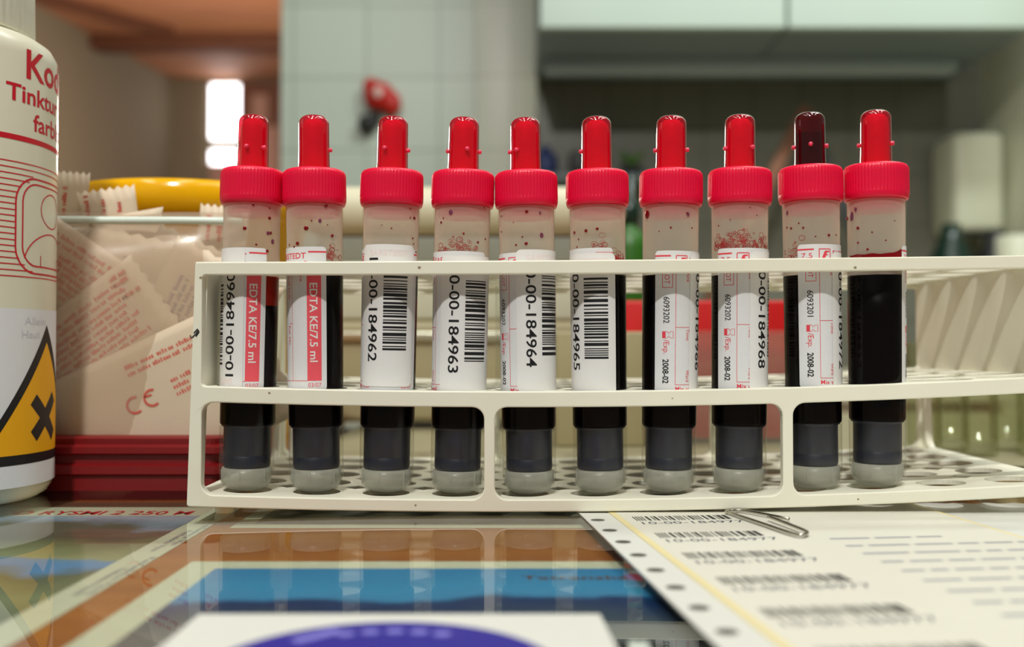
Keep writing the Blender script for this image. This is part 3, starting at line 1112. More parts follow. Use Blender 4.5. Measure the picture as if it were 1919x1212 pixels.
_pb = MB().lathe([(0, 0.7), (3.0, 0.6), (4.6, 0.85), (5.8, 1.6), (6.6, 2.8), (6.9, 4.2), (6.95, 6.9), (0, 6.9)], 48)
for a in range(0, 360, 60):
    ca, sa = math.cos(math.radians(a + 14)), math.sin(math.radians(a + 14))
    _pb.tube([(6.95 * ca, 6.95 * sa, 2.8), (7.1 * ca, 7.1 * sa, 6.6)], 0.22, 6)
PBASEM = _pb.mesh('plunger_base', [M['pbase']])
DROPM = MB().ball((0, 0, 0), 1.0, 1, 0.55, 1).mesh('blood_drop', [M['drop']])
SMEARM = MB().ball((0, 0, 0), 1.0, 1, 0.3, 1.25).mesh('blood_drop', [M['violetdrop']])


def design_label(F_, dark_rows=True):
    """maker's label, s = 0..27 mm round the tube, v = 0..40.3 mm up"""
    T = 40.3
    F_.rrect(0, 0, 27.0, T, 1.0, 0, 0)
    F_.rect(0, T - 1.7, 4.5, T - 1.25, 2)
    F_.rect(27 - 5.0, T - 1.7, 27, T - 1.25, 2)
    F_.text('7.5', 1.1, T - 3.9, 1.5, 3.0, 0, 2)
    F_.frame(5.96, T - 4.4, 9.2, T - 1.4, 0.26, 2)
    F_.poly([(6.7, T - 3.9), (7.7, T - 3.9), (8.3, T - 2.0), (7.5, T - 2.0)], 2)
    F_.rect(7.7, T - 2.3, 8.9, T - 1.9, 2)
    F_.rect(7.3, T - 3.2, 8.4, T - 2.85, 2)
    F_.text('SARSTEDT', 10.1, T - 3.3, 1.7, 11.2, 0, 2, bold=0.012)
    F_.text('S-Monovette®', 10.1, T - 5.5, 1.5, 11.8, 0, 2, bold=0.008)
    F_.frame(2.2, T - 10.4, 5.0, T - 5.4, 0.16, 2)
    F_.text('LOT', 2.8, T - 6.0, 1.5, 3.4, -90, 2)
    F_.text('/Exp.', 2.6, T - 25.0, 1.7, 4.0, -90, 2)
    # little tube symbol
    F_.rect(2.2, T - 24.6, 3.2, T - 22.7, 2)
    F_.line([(3.2, T - 24.6), (3.7, T - 24.5), (4.1, T - 23.9), (4.5, T - 24.5), (5.3, T - 24.6), (5.3, T - 22.7), (4.5, T - 22.8), (4.1, T - 23.4), (3.7, T - 22.8), (3.2, T - 22.7)], 0.14, 2)
    for s in (5.96, 11.1, 16.5):
        F_.rect(s - 0.07, 2.65, s + 0.07, T - 4.4, 2)
    F_.rect(5.96, 2.6, 21.7, 2.74, 2)
    F_.rect(5.96, T - 21.6, 11.1, T - 21.45, 2)
    F_.rect(15.2, T - 21.6, 16.5, T - 21.45, 2)
    F_.text('Date', 9.2, T - 5.5, 1.15, 3.3, -90, 2)
    F_.text('Time', 9.2, T - 22.0, 1.15, 3.2, -90, 2)
    F_.text('Ward', 9.2, T - 33.5, 1.15, 3.3, -90, 2)
    F_.text('Name', 19.4, T - 5.6, 1.0, 4.2, -90, 2)
    F_.text('Date of birth', 14.6, T - 5.6, 1.15, 9.0, -90, 2)
    F_.text('Ref. No.', 14.6, T - 22.2, 1.15, 5.6, -90, 2)
    F_.text('Mix well', 6.0, 0.95, 1.25, 6.1, 0, 2, bold=0.01)
    F_.rect(21.5, 2.65, 25.5, T - 5.8, 3)
    F_.text('EDTA KE/7.5 ml', 22.35, T - 10.2, 2.2, 22.2, -90, 4, 2, bold=0.014)
    F_.text('03/07', 21.7, 0.9, 1.25, 3.7, 0, 3)


def design_lot(F_, num):
    T = 40.3
    F_.text(num, 2.55, T - 13.0, 1.75, 7.4, -90, 1, bold=0.006)
    F_.text('2008-02', 2.4, T - 30.5, 1.75, 6.8, -90, 1, bold=0.02)


def design_sticker(F_, number, seed):
    F_.rrect(0, 0, 16.5, 40.0, 1.5, 0, 0)
    F_.text(number, 2.75, 40.0 - 3.8, 3.0, 29.2, -90, 1, bold=0.012)
    F_.bars(7.3, 40.0 - 29.8, 14.2, 40.0 - 6.7, 1, seed, 'v', 25)
    F_.text('SARSTEDT', 3.0, 36.8, 1.7, 11.2, 0, 2, bold=0.012)     # the label beneath shows through


def cyl_map(theta0, vz, off, flip=None):
    def fn(s, v, h):
        z = vz + v
        r = tr(z) + off + h
        a = math.radians(theta0) + s / (tr(40) + 0.1)
        return (r * math.sin(a), -r * math.cos(a), z)
    return fn


def flip_map(theta_right, vz_bottom, off):
    def fn(s, v, h):
        z = vz_bottom + (40.0 - v)
        r = tr(z) + off + h
        a = math.radians(theta_right) - s / (tr(40) + 0.1)
        return (r * math.sin(a), -r * math.cos(a), z)
    return fn


# per tube: bottom x, bottom y, cap centre x, label left angle, label top y, lot, sticker(angle, top y, number), nozzle peg angles, drops, label text
TUBES = [
    dict(xb=462, yb=922, xc=470, th=-160.9, yl=463, lot='6093202', st=(-12.4, 731, '10-00-184960', True), peg=(-25, 38),
         drops=((460, 372, 4), (471, 382, 3), (501, 386, 2), (501, 405, 4), (456, 427, 4.5), (498, 434, 4, 1), (503, 433, 4), (507, 449, 5, 1), (477, 457, 2.5), (497, 468, 4)),
         label='red-capped blood tube at the rack end post, a brick-red layer above its dark blood'),
    dict(xb=594, yb=924, xc=587.5, th=-169.8, yl=461.5, lot='6093202', st=None, peg=(88,),
         drops=((609, 384, 4.5), (573, 427, 5.5), (598, 413, 4, 1), (583, 413, 2), (621, 440, 4), (557, 455, 4.5), (542, 456, 2), (551, 461, 2.5), (612, 420, 1.6)),
         foam=((612, 636), (448, 486), 26),
         label='red-capped blood tube showing only the pink EDTA strip label, no number sticker'),
    dict(xb=724, yb=925, xc=733, th=-128.2, yl=464, lot='6093202', st=(-65, 457, '10-00-184962', False), peg=(-30, 75),
         drops=((775, 404, 4), (767, 387, 2), (767, 404, 2), (772, 443, 2.5), (774, 453, 2), (732, 427, 2), (714, 421, 1.5), (778, 468, 2.5)),
         label='red-capped blood tube with a barcode sticker numbered 10-00-184962'),
    dict(xb=857, yb=927, xc=867, th=-138.8, yl=470, lot='6093202', st=(-43, 478, '10-00-184963', False), peg=(-88, 12, 88),
         drops=((844, 397, 5, 1), (826, 415, 3), (868, 437, 2.5), (895, 452, 3), (909, 444, 2.5), (830, 407, 2), (907, 385, 2)),
         foam=((822, 892), (440, 472), 60),
         label='red-capped blood tube with foam above a barcode sticker numbered 10-00-184963'),
    dict(xb=993, yb=928, xc=987, th=-81.8, yl=472, lot='6093202', st=(-22.3, 467, '10-00-184964', False), peg=(-35, -86),
         drops=((988, 396, 4), (1013, 398, 3, 1), (1016, 440, 5, 1), (987, 456, 4), (968, 458, 2.5), (940, 400, 2), (980, 443, 2), (940, 430, 2), (963, 415, 1.5)),
         label='red-capped blood tube with a barcode sticker numbered 10-00-184964'),
    dict(xb=1126, yb=926, xc=1121, th=-161.3, yl=463.6, lot='6093202', st=(-82, 473, '10-00-184965', False), peg=(-88,),
         drops=((1078, 432, 3.5), (1100, 431, 4), (1121, 428, 3.5), (1086, 446, 2), (1083, 460, 2)),
         foam=((1112, 1136), (436, 464), 14), foam2=((1150, 1172), (470, 487), 40),
         label='red-capped blood tube with a barcode sticker numbered 10-00-184965'),
    dict(xb=1253, yb=925, xc=1259.5, th=-30.9, yl=469, lot='6093202', st=(42.6, 473, '10-00-184966', False), peg=(-86, 84),
         drops=((1215, 398, 8), (1242, 377, 5), (1291, 400, 4, 1), (1289, 398, 2.5), (1259, 426, 2.5), (1298, 425, 2), (1237, 432, 1.5)),
         label='red-capped blood tube with lot 6093202 label, beside the tube numbered 184965'),
    dict(xb=1385, yb=923, xc=1389.5, th=-47.2, yl=464, lot='6093202', st=(20.7, 469, '10-00-184968', False), peg=(-62, 50),
         drops=((1350, 420, 2), (1420, 402, 1.5), (1372, 410, 1.5), (1408, 388, 1.5)),
         foam=((1343, 1440), (428, 464), 150),
         label='red-capped blood tube with a foam band and the sticker number 184968'),
    dict(xb=1527, yb=918, xc=1523.5, th=-27.3, yl=456.7, lot='6093201', st=(42.7, 471, '10-00-184972', False), peg=(-80, 3, 84), dark=True,
         drops=((1480, 421, 2.5), (1488, 424, 3), (1510, 425, 2.5), (1502, 416, 2), (1556, 440, 3.5), (1532, 442, 2), (1569, 439, 2), (1481, 393, 4, 1)),
         foam=((1476, 1535), (446, 484), 60),
         label='red-capped blood tube with dark blood filling its nozzle and lot 6093201 label'),
    dict(xb=1645, yb=914, xc=1646.5, th=56.5, yl=458, lot='6093202', st=None, peg=(-86, 80),
         drops=((1603, 400, 7, 1), (1610, 388, 4, 1), (1614, 424, 4), (1639, 434, 2), (1663, 450, 2), (1614, 452, 2.5), (1631, 466, 3), (1679, 413, 1.5), (1594, 402, 5)),
         smear=True,
         label='last red-capped blood tube of the row, its bare dark side turned to the front'),
]
ROW_D = 276.0 + ROWY[0]
G_T = 'blood tubes in the front row of the rack'

for t in TUBES:
    zb = 46 - (t['yb'] - 650) * (ROW_D - 3.5) / F
    xb = (t['xb'] - 960) * (ROW_D - 1.0) / F
    xc = (t['xc'] - 960) * (ROW_D - 1.0) / F - 0.0
    lean = math.atan((xc - xb) / 84.0)
    root = thing('blood_tube', t['label'], 'blood tube', (xb, ROWY[0], zb), G_T, (0, lean, -math.atan2(xb, ROW_D)))
    link_mesh('tube_body', BODYM, root)
    link_mesh('lower_wall', LOWM, root)
    link_mesh('cap', CAPM, root)
    link_mesh('cap_skirt', SKIRTM, root)
    nz = link_mesh('nozzle', NOZWETM if t.get('dark') else NOZM, root)
    link_mesh('nozzle_core', DARKM if t.get('dark') else COREM, nz)
    for a in t['peg']:
        ar = math.radians(a)
        link_mesh('peg', PEGM, nz, (4.4 * math.sin(ar), -4.4 * math.cos(ar), 98.6), (math.pi / 2, 0, ar))
    pl = link_mesh('plunger', PLUNM, root)
    link_mesh('plunger_base', PBASEM, pl)

    def lz(py, D=ROW_D - 7.9):
        return 46 - (py - 650) * D / F - zb

    top = lz(511)
    if t['xb'] == 462:
        z1 = lz(571)
        MB().lathe([(0, 19.35), (7.62, 19.35)] + [(tr(z) - 0.10, z) for z in (20, 30, 40, 50)] + [(tr(z1) - 0.1, z1), (0, z1)], 56).build('blood', M['blood'], root, local=True)
        MB().lathe([(0, z1 + 0.02), (tr(z1) - 0.1, z1 + 0.02), (tr(top) - 0.1, top - 0.6), (tr(top) - 0.7, top - 1.0), (0, top - 1.0)], 56).build('red_layer', M['plasma'], root, 'brick-red layer on the blood', local=True)
    else:
        MB().lathe([(0, 19.35), (7.62, 19.35)] + [(tr(z) - 0.10, z) for z in (20, 30, 40, 50)] + [(tr(top) - 0.1, top - 0.4), (tr(top) - 0.5, top - 0.9), (0, top - 1.0)], 56).build('blood', M['blood'], root, local=True)
    # dry, hazy upper wall of the tube
    MB().lathe([(tr(z) - 0.18, z) for z in (top - 0.2, top + 4, 70, 74, 78.5, 82.2)], 56).build('dry_wall', M['frost'], root, local=True)
    # label
    fl = Flat(0.8)
    design_label(fl)
    design_lot(fl, t['lot'])
    vz = lz(t['yl']) - 40.3
    fl.build('label', [M['paper'], M['ink'], M['red_print'], M['strip_red'], M['white_print']], cyl_map(t['th'], vz, 0.04), root, lift=0.035, local=True)
    if t['st']:
        ang, sy, num, fp_ = t['st']
        fl = Flat(0.8)
        design_sticker(fl, num, num)
        mats = [M['sticker'], M['ink'], M['pale_red']]
        if fp_:
            fl.build('number_sticker', mats, flip_map(ang, lz(sy), 0.15), root, lift=0.035, local=True)
        else:
            fl.build('number_sticker', mats, cyl_map(ang, lz(sy) - 40.0, 0.15), root, lift=0.035, local=True)
    # drops on the wall
    for d in t['drops']:
        z = lz(d[1])
        xm = (d[0] - (t['xb'] + (t['xc'] - t['xb']) * z / 88.0)) / 6.62
        r = tr(z) + 0.02
        xm = max(-r * 0.985, min(r * 0.985, xm))
        a = math.asin(xm / r)
        sc = d[2] / 6.62 * 0.82
        link_mesh('blood_drop', SMEARM if len(d) > 3 else DROPM, root, (r * math.sin(a), -r * math.cos(a), z), (0, 0, a), (sc, 0.28 if len(d) > 3 else min(sc, 0.5), sc * (1.25 if d[2] > 6 else 1.0)))

    def foam(rng, n, seed):
        (xa, xb_), (ya, yb_) = rng
        rnd = random.Random(seed)
        mb = MB()
        for k in range(n):
            px = rnd.uniform(xa, xb_)
            q_ = (px - xa) / (xb_ - xa)
            py = yb_ - (yb_ - ya) * abs(rnd.gauss(0, 0.42)) * (0.55 + 0.45 * math.sin(math.pi * q_))
            z0 = lz(py)
            xm = (px - (t['xb'] + (t['xc'] - t['xb']) * z0 / 88.0)) / 6.62
            rad = rnd.choice((0.25, 0.35, 0.45, 0.6, 0.9))
            r = tr(z0) - 0.14
            xm = max(-r * 0.97, min(r * 0.97, xm))
            a0 = math.asin(xm / r)
            pts = []
            for j in range(12):
                b = 2 * math.pi * j / 12
                a = a0 + rad * math.cos(b) / r * rnd.uniform(0.9, 1.1)
                pts.append((r * math.sin(a), -r * math.cos(a), z0 + rad * 0.8 * math.sin(b)))
            mb.tube(pts, rnd.choice((0.04, 0.05, 0.08)), 5, closed=True)
        ob = mb.build('blood_foam', M['foam'], root, 'red foam bubbles on the tube wall', local=True)
        ob['kind'] = 'stuff'

    if t.get('foam'):
        foam(t['foam'][:2], t['foam'][2], t['xb'])
    if t.get('foam2'):
        foam(t['foam2'][:2], t['foam2'][2], t['xb'] + 1)
    if t.get('smear'):
        mb = MB()
        vs, fs = [], []
        for j in range(25):
            a = math.radians(-62 + 118 * j / 24)
            hi = 474.5 - 9 * max(0, (j - 17) / 7.0) ** 1.3 + 0.8 * math.sin(j)
            for py in (487, hi):
                z = lz(py)
                r = tr(z) + 0.02
                vs.append((r * math.sin(a), -r * math.cos(a), z))
        for j in range(24):
            fs.append((2 * j, 2 * j + 2, 2 * j + 3, 2 * j + 1))
        mb.add(vs, fs, 0, True)
        mb.build('blood_smear', M['drop'], root, local=True)

# thin plastic pipette standing in the rack behind the tubes
pp_ = MB().lathe([(0, 6.6), (0.8, 6.6), (0.9, 30), (1.25, 34), (1.3, 66), (0, 66.2)], 20, (-4.2, 51.7))
tag(pp_.build('pipette', M['clearbox']), 'thin pale plastic pipette standing in the rack behind the tubes', 'pipette')

# ------------------------------------------------------------------ tincture bottle on the left
BC = (-174.7, 28.0)
BR = 33.0
bot = thing('tincture_bottle', 'white plastic tincture bottle with red print and a yellow hazard triangle', 'bottle', (BC[0], BC[1], 0))
MB().lathe([(0, 0.6), (20, 0.6), (26.0, 0.05), (28.6, 0.3), (31.0, 1.8), (32.3, 4.0), (32.4, 4.9), (32.75, 5.1), (33.0, 6.5), (33.0, 40), (33.0, 90), (33.0, 132.5), (32.6, 135.5), (31.2, 138.0), (28.8, 139.6), (25.5, 140.6), (21, 141), (21, 143), (0, 143)], 128, BC).build('bottle_body', M['bottle'], bot)
MB().lathe([(21.2, 141.3), (25.6, 141.3), (26.0, 142), (25.4, 176), (24, 178), (0, 178.5)], 240, BC, rmod=lambda r, z, i, a: r + (0.25 if (i % 4) < 2 and r > 25.2 else 0)).build('bottle_cap', M['bcap'], bot)


def bmap(base):
    def fn(s, v, h):
        a = math.radians(-60) + s / BR
        r = BR + base + h
        return (BC[0] + r * math.cos(a), BC[1] + r * math.sin(a), v)
    return fn


fl = Flat(1.5)
fl.text('Kodan', 24.2, 125.5, 8.9, 33.0, 0, 0, bold=0.02)
fl.text('Tinktur Forte', 17.3, 117.9, 5.2, 46.5, 0, 0, bold=0.02)
fl.text('farblos', 27.2, 110.3, 5.3, 23.0, 0, 0, bold=0.016)
fl.rect(-40, 106.3, 70, 107.9, 0)
# pictogram: ruled lines running into a rounded frame with a figure
zl = 99.95
k = 0
while zl > 66:
    inset = 0.0
    if zl > 96.8 or zl < 67.2:
        fl.rect(-40, zl - 0.16, 70, zl + 0.16, 0)
    else:
        q_ = 0.0
        if zl > 88.2:
            q_ = 6.7 - math.sqrt(max(0, 6.7 ** 2 - (zl - 88.2) ** 2))
        elif zl < 76:
            q_ = 6.7 - math.sqrt(max(0, 6.7 ** 2 - (76 - zl) ** 2))
        fl.rect(-40, zl - 0.16, 20.9 + q_, zl + 0.16, 0)
        fl.rect(56 - q_, zl - 0.16, 70, zl + 0.16, 0)
    zl -= 1.755
    k += 1


def rrl(u0, v0_, u1, v1_, r):
    return rr_pts(u0, v0_, u1, v1_, r, 2.0)


fl.line(rrl(20.9, 67.8, 56, 96.0, 7.5), 0.55, 0, 1, True)
fl.line(rrl(23.4, 70.0, 53.5, 94.4, 5.6), 0.5, 0, 1, True)
fl.line([(38.2 + 6.8 * math.cos(math.radians(a)), 87.4 + 5.2 * math.sin(math.radians(a))) for a in range(0, 360, 10)], 0.42, 0, 1, True)
fl.line([(38.2 + 14.2 * math.cos(math.radians(a)), 70.4 + 9.9 * math.sin(math.radians(a))) for a in range(10, 171, 8)], 0.45, 0)
fl.line([(31.4, 70.1), (31.4, 73.4)], 0.4, 0)
fl.line([(45.0, 70.1), (45.0, 73.4)], 0.4, 0)
fl.build('red_print', M['bred'], bmap(0.03), bot, lift=0.03)

fl = Flat(1.5)
fl.rrect(-30, 5.2, 63, 57.2, 1.0, 0, 0)
fl.text('Allein', 24.5, 52.6, 2.4, 10, 0, 3)
fl.text('Haut', 23.5, 48.6, 2.4, 8, 0, 3)


def grid_tri(F_, pts, mi, layer):
    a, b, c_ = pts
    F_.tri(a, b, c_, layer, mi)


grid_tri(fl, ((35.4, 52.7), (7.5, 11.7), (63.3, 11.7)), 1, 1)
grid_tri(fl, ((35.4, 47.4), (11.8, 14.55), (59.0, 14.55)), 2, 2)
for (a, b) in (((28.6, 30.4), (41.2, 18.9)), ((28.8, 19.4), (41.4, 30.9))):
    fl.line([a, b], 4.1, 1, 3)
fl.build('warning_label', [M['wlabel'], M['ink'], M['byellow'], M['faint']], bmap(0.06), bot, lift=0.04)

# ------------------------------------------------------------------ swab packets in a bag on a red tray, yellow pot
tr_ = MB()
X0, X1, Y0, Y1 = -235.0, -92.5, 46.0, 118.0
prof = [(0, 0), (0, 4.6), (-1.2, 5.4), (-1.2, 8.0), (0.6, 8.8), (0.6, 11.2), (-1.2, 12.0), (-1.2, 14.0), (0.6, 14.8), (0.4, 16.6), (1.6, 17.2)]
rings = []
for (dx, z) in prof:
    rings.append([(x, y, z) for x, y in rr_pts(X0 + dx, Y0 + dx, X1 - dx, Y1 - dx, 5.0, 500.0)])
n_ = len(rings[0])
vs, fs = [], []
for r_ in rings:
    vs += r_
for j in range(len(rings) - 1):
    for i in range(n_):
        fs.append((j * n_ + i, j * n_ + (i + 1) % n_, (j + 1) * n_ + (i + 1) % n_, (j + 1) * n_ + i))
fs.append(tuple(range((len(rings) - 1) * n_, len(rings) * n_)))
tr_.add(vs, fs)
tag(tr_.build('red_tray', M['tray']), 'dark red ridged plastic tray under the bag of swab packets', 'tray')

BY = 50.0                       # front of the bag
BS = (276 + BY + 6) / F


def bagx(px):
    return (px - 960) * BS


def bagz(py):
    return 46 + (650 - py) * BS


def film_grid(x0, x1, z0, z1, yf):
    mb = MB()
    nx, nz_ = 28, 16
    vs, fs = [], []
    for j in range(nz_ + 1):
        for i in range(nx + 1):
            u, v = i / nx, j / nz_
            vs.append((x0 + (x1 - x0) * u, yf(u, v), z0 + (z1 - z0) * v))
    for j in range(nz_):
        for i in range(nx):
            a = j * (nx + 1) + i
            fs.append((a, a + 1, a + nx + 2, a + nx + 1))
    mb.add(vs, fs, 0, True)
    return mb


bag = thing('zip_bag', 'clear zip bag full of paper swab packets standing on the red tray', 'bag', (-160, BY + 12, 17.4))
bx0, bx1 = -232.0, bagx(436)


def bulge(u, v):
    return (math.sin(math.pi * min(max(u, 0), 1)) ** 0.4) * (1 - v ** 8) * 0.98 + 0.02


film_grid(bx0, bx1, 17.5, bagz(388), lambda u, v: BY + 18 - 17.5 * bulge(u, v) + 0.5 * math.sin(u * 19 + v * 7)).build('film', M['film'], bag)
film_grid(bx0, bx1, 17.5, bagz(388), lambda u, v: BY + 18.6 + 17.5 * bulge(u, v)).build('film', M['film'], bag)
zf = []
for i in range(30):
    u = i / 29
    zz = bagz(408)
    v = (zz - 17.5) / (bagz(388) - 17.5)
    zf.append((bx0 + (bx1 - bx0) * u, BY + 18 - 17.5 * bulge(u, v) + 0.5 * math.sin(u * 19 + v * 7) - 1.3, zz))
MB().tube(zf, 1.25, 8).build('zip_line', M['zip'], bag, 'pale zip line along the bag')

_pk = 0


def packet(px, py, wd, ht, ang, y, label, lines, seed, mat_red='packet_red', over=False):
    """paper sachet: thin pillow with notched ends and printed lines; px, py = its centre in the photo, ang = tilt"""
    global _pk
    D_ = 276 + y
    cx, cz = (px - 960) * D_ / F, 46 + (650 - py) * D_ / F
    rt = thing('swab_packet', label, 'swab packet', (cx, y, cz - ht / 2), 'paper swab packets')
    ca, sa = math.cos(math.radians(ang)), math.sin(math.radians(ang))

    def mp_(u, v, h):
        return (cx + u * ca - v * sa, y - h, cz + u * sa + v * ca)
    # body with serrated short edges
    nz_ = 14
    left = [(-wd / 2 + (1.2 if i % 2 else 0), -ht / 2 + ht * i / nz_) for i in range(nz_ + 1)]
    right = [(wd / 2 - (1.2 if i % 2 else 0), -ht / 2 + ht * i / nz_) for i in range(nz_ + 1)]
    mb = MB()
    nx = 12
    vs, fs = [], []
    for j in range(nz_ + 1):
        for i in range(nx + 1):
            t = i / nx
            u = left[j][0] + (right[j][0] - left[j][0]) * t
            v = left[j][1]
            e_ = max(0.0, min(1.0, min(t, 1 - t) * 6)) * max(0.0, min(1.0, min(j, nz_ - j) / 2.0))
            vs.append(mp_(u, v, 0.9 * e_ + 0.15))
    o_ = len(vs)
    for j in range(nz_ + 1):
        for i in range(nx + 1):
            t = i / nx
            u = left[j][0] + (right[j][0] - left[j][0]) * t
            e_ = max(0.0, min(1.0, min(t, 1 - t) * 6)) * max(0.0, min(1.0, min(j, nz_ - j) / 2.0))
            vs.append(mp_(u, left[j][1], -0.9 * e_ - 0.15))
    for j in range(nz_):
        for i in range(nx):
            a = j * (nx + 1) + i
            fs.append((a, a + 1, a + nx + 2, a + nx + 1))
            fs.append((o_ + a, o_ + a + nx + 1, o_ + a + nx + 2, o_ + a + 1))
    for j in range(nz_):
        a, b = j * (nx + 1), j * (nx + 1) + nx
        fs.append((a, a + nx + 1, o_ + a + nx + 1, o_ + a))
        fs.append((b, o_ + b, o_ + b + nx + 1, b + nx + 1))
    for i in range(nx):
        a, b = i, nz_ * (nx + 1) + i
        fs.append((a, o_ + a, o_ + a + 1, a + 1))
        fs.append((b, b + 1, o_ + b + 1, o_ + b))
    mb.add(vs, fs, 0, True)
    f_ = Flat()
    rnd = random.Random(seed)
    for (u, v, ln, h_) in lines:
        e_ = u
        while e_ < u + ln:
            w_ = rnd.uniform(2.0, 6.5)
            x_ = e_
            while x_ < min(e_ + w_, u + ln) - 0.3:
                f_.rect(x_, v, x_ + rnd.uniform(0.5, 0.8), v + h_ * rnd.choice((0.7, 0.75, 1.0)), 1)
                x_ += 0.95
            e_ += w_ + 0.9
    for a, b, c_, ly, mi in f_.t:
        mb.add([mp_(a[0], a[1], 1.10), mp_(b[0], b[1], 1.10), mp_(c_[0], c_[1], 1.10)], [(0, 1, 2)], mi)
    mb.build('sachet', [M['packet'], M[mat_red]], rt)
    return rt, mp_


block = lambda u, v, ln, n, h=1.5, gap=2.4: [(u, v - gap * i, ln - (i % 3) * 1.7, h) for i in range(n)]
yb_ = BY + 4.5
packet(157, 648, 62, 30, 37, yb_ + 2.4, 'swab packet in the bag, its red lines of text rising beside the bottle', block(-4, 9, 26, 2) + block(-14, 4, 36, 7, 1.4, 2.2) + block(20, 11, 7, 4), 3)
packet(316, 752, 78, 44, 25, yb_, 'swab packet lying lowest in the bag, with a CE mark, next to the rack post', block(-8, 15, 34, 2) + block(4, 5, 26, 3) + block(-28, -12, 20, 2), 5)
packet(112, 505, 44, 28, -34, yb_ + 4.8, 'swab packet in the bag tucked behind the bottle, red text sloping down', block(-16, 9, 34, 2) + block(-6, 3, 24, 6, 1.7, 2.2), 8)
packet(385, 590, 40, 40, 64, yb_ + 5.0, 'swab packet standing steeply in the bag behind the rack post', block(-14, 12, 24, 4), 11, 'packet_grey')
packet(250, 560, 44, 40, 78, yb_ + 7.6, 'pale swab packet standing upright in the middle of the bag', block(-14, 12, 28, 5), 12, 'packet_grey')
packet(335, 570, 46, 34, 66, yb_ + 10.2, 'pale swab packet leaning behind the upright one in the bag', block(-14, 10, 26, 3), 14, 'packet_grey')
packet(180, 745, 60, 36, 14, yb_ + 7.6, 'swab packet at the bottom of the bag beside the bottle foot', block(-22, 10, 36, 3) + block(-20, -6, 30, 2), 15, 'packet_grey')
packet(170, 505, 56, 34, 10, yb_ + 12.6, 'swab packet lying behind the zip line of the bag', block(-22, 6, 40, 3), 18)
packet(218, 512, 60, 20, 98, BY + 19.6, 'small swab packet sticking up in front of the yellow pot', block(17, 6, 11, 3, 1.6, 5.5) + block(6, 6, 9, 3, 1.6, 5.5), 21)
packet(405, 540, 58, 17, 84, BY + 20.2, 'small swab packet peeping over the bag beside the first red cap', block(16, 4, 9, 2, 1.8, 4), 22)
packet(112, 480, 60, 16, 86, BY + 22.6, 'swab packet peeping out right beside the bottle shoulder', block(14, 3, 12, 2, 1.6, 4), 23)
# CE mark on the lower packet
D_ = 276 + yb_
fl = Flat()
cx, cz = (272 - 960) * D_ / F, 46 + (650 - 752) * D_ / F
for (ox, mid) in ((-2.6, False), (3.0, True)):
    fl.line([(cx + ox + 2.6 * math.cos(math.radians(a)), cz + 0.44 * ox + 2.6 * math.sin(math.radians(a))) for a in range(80, 325, 15)], 0.8, 0)
    if mid:
        fl.line([(cx + ox - 2.5, cz + 0.44 * ox + 0.2), (cx + ox - 0.2, cz + 0.44 * ox + 1.0)], 0.7, 0)
low = [o_ for o_ in bpy.data.objects if o_.get('label', '').startswith('swab packet lying lowest')][0]
fl.build('ce_mark', M['packet_red'], lambda u, v, h: (u, yb_ - 1.2, v), low)

POT = (-137.0, 152.0)
pr = [(0, 0.4), (40, 0.4), (41, 1.5), (47, 96), (48.2, 97), (50.4, 100.5), (51.0, 104), (50.4, 108), (49.0, 110.2), (47.2, 110.4), (46.2, 108.5), (45.8, 100), (40.2, 3), (0, 3)]
tag(MB().lathe(pr, 96, POT).build('yellow_pot', M['pot']), 'glossy yellow plastic pot with a rolled rim behind the bag', 'pot')

# ------------------------------------------------------------------ things behind the rack
mm_ = MB()
slab(mm_, [(-88, 112), (330, 112), (330, 430), (-88, 430)], 0.01, 0.04)
tag(mm_.build('paper_mat', M['mat']), 'beige paper mat spread on the glass behind the rack', 'mat')
dv = thing('cream_device', 'cream bench device with a rounded lid behind the middle of the rack', 'device', (-15, 315, 0))


def dx_(px, D_=560.0):
    return (px - 960) * D_ / F


def dz_(py, D_=560.0):
    return 46 + (650 - py) * D_ / F


MB().box(dx_(575), dx_(1160), 284, 345, 4, dz_(600), bev=4).build('body', M['olive'], dv)
MB().box(dx_(578), dx_(1158), 285, 345, dz_(600) + 0.05, dz_(490), bev=2).build('panel', M['dispenser'], dv)
MB().box(dx_(590), dx_(1150), 288, 343, dz_(490), dz_(440), 0, bev=2).build('recess', M['greyband'], dv)
MB().box(dx_(560), dx_(1175), 280, 350, dz_(440), dz_(345), bev=12).build('lid', M['cream'], dv)
MB().box(dx_(600), dx_(1150), 281.5, 284.2, dz_(640), dz_(622), bev=0.8).build('chrome_strip', M['chrome'], dv, 'bright chrome strip')
for x in (dx_(600), dx_(1135)):
    for y in (292, 338):
        MB().lathe([(0, 0.05), (5, 0.05), (5.5, 1), (5, 4.2), (0, 4.2)], 20, (x, y)).build('foot', M['blackfoot'], dv)

rb = thing('red_box', 'bright red box behind the rack, partly behind a clear plastic box', 'box', (92, 215, 0))
MB().box(dx_(1170, 480), dx_(1482, 480), 204, 236, 2.0, dz_(563, 480), bev=1.2).build('carton', M['redbox'], rb)
MB().box(dx_(1180, 480), dx_(1472, 480), 207, 233, 0.05, 2.2, bev=0.3).build('foot', M['blackfoot'], rb)

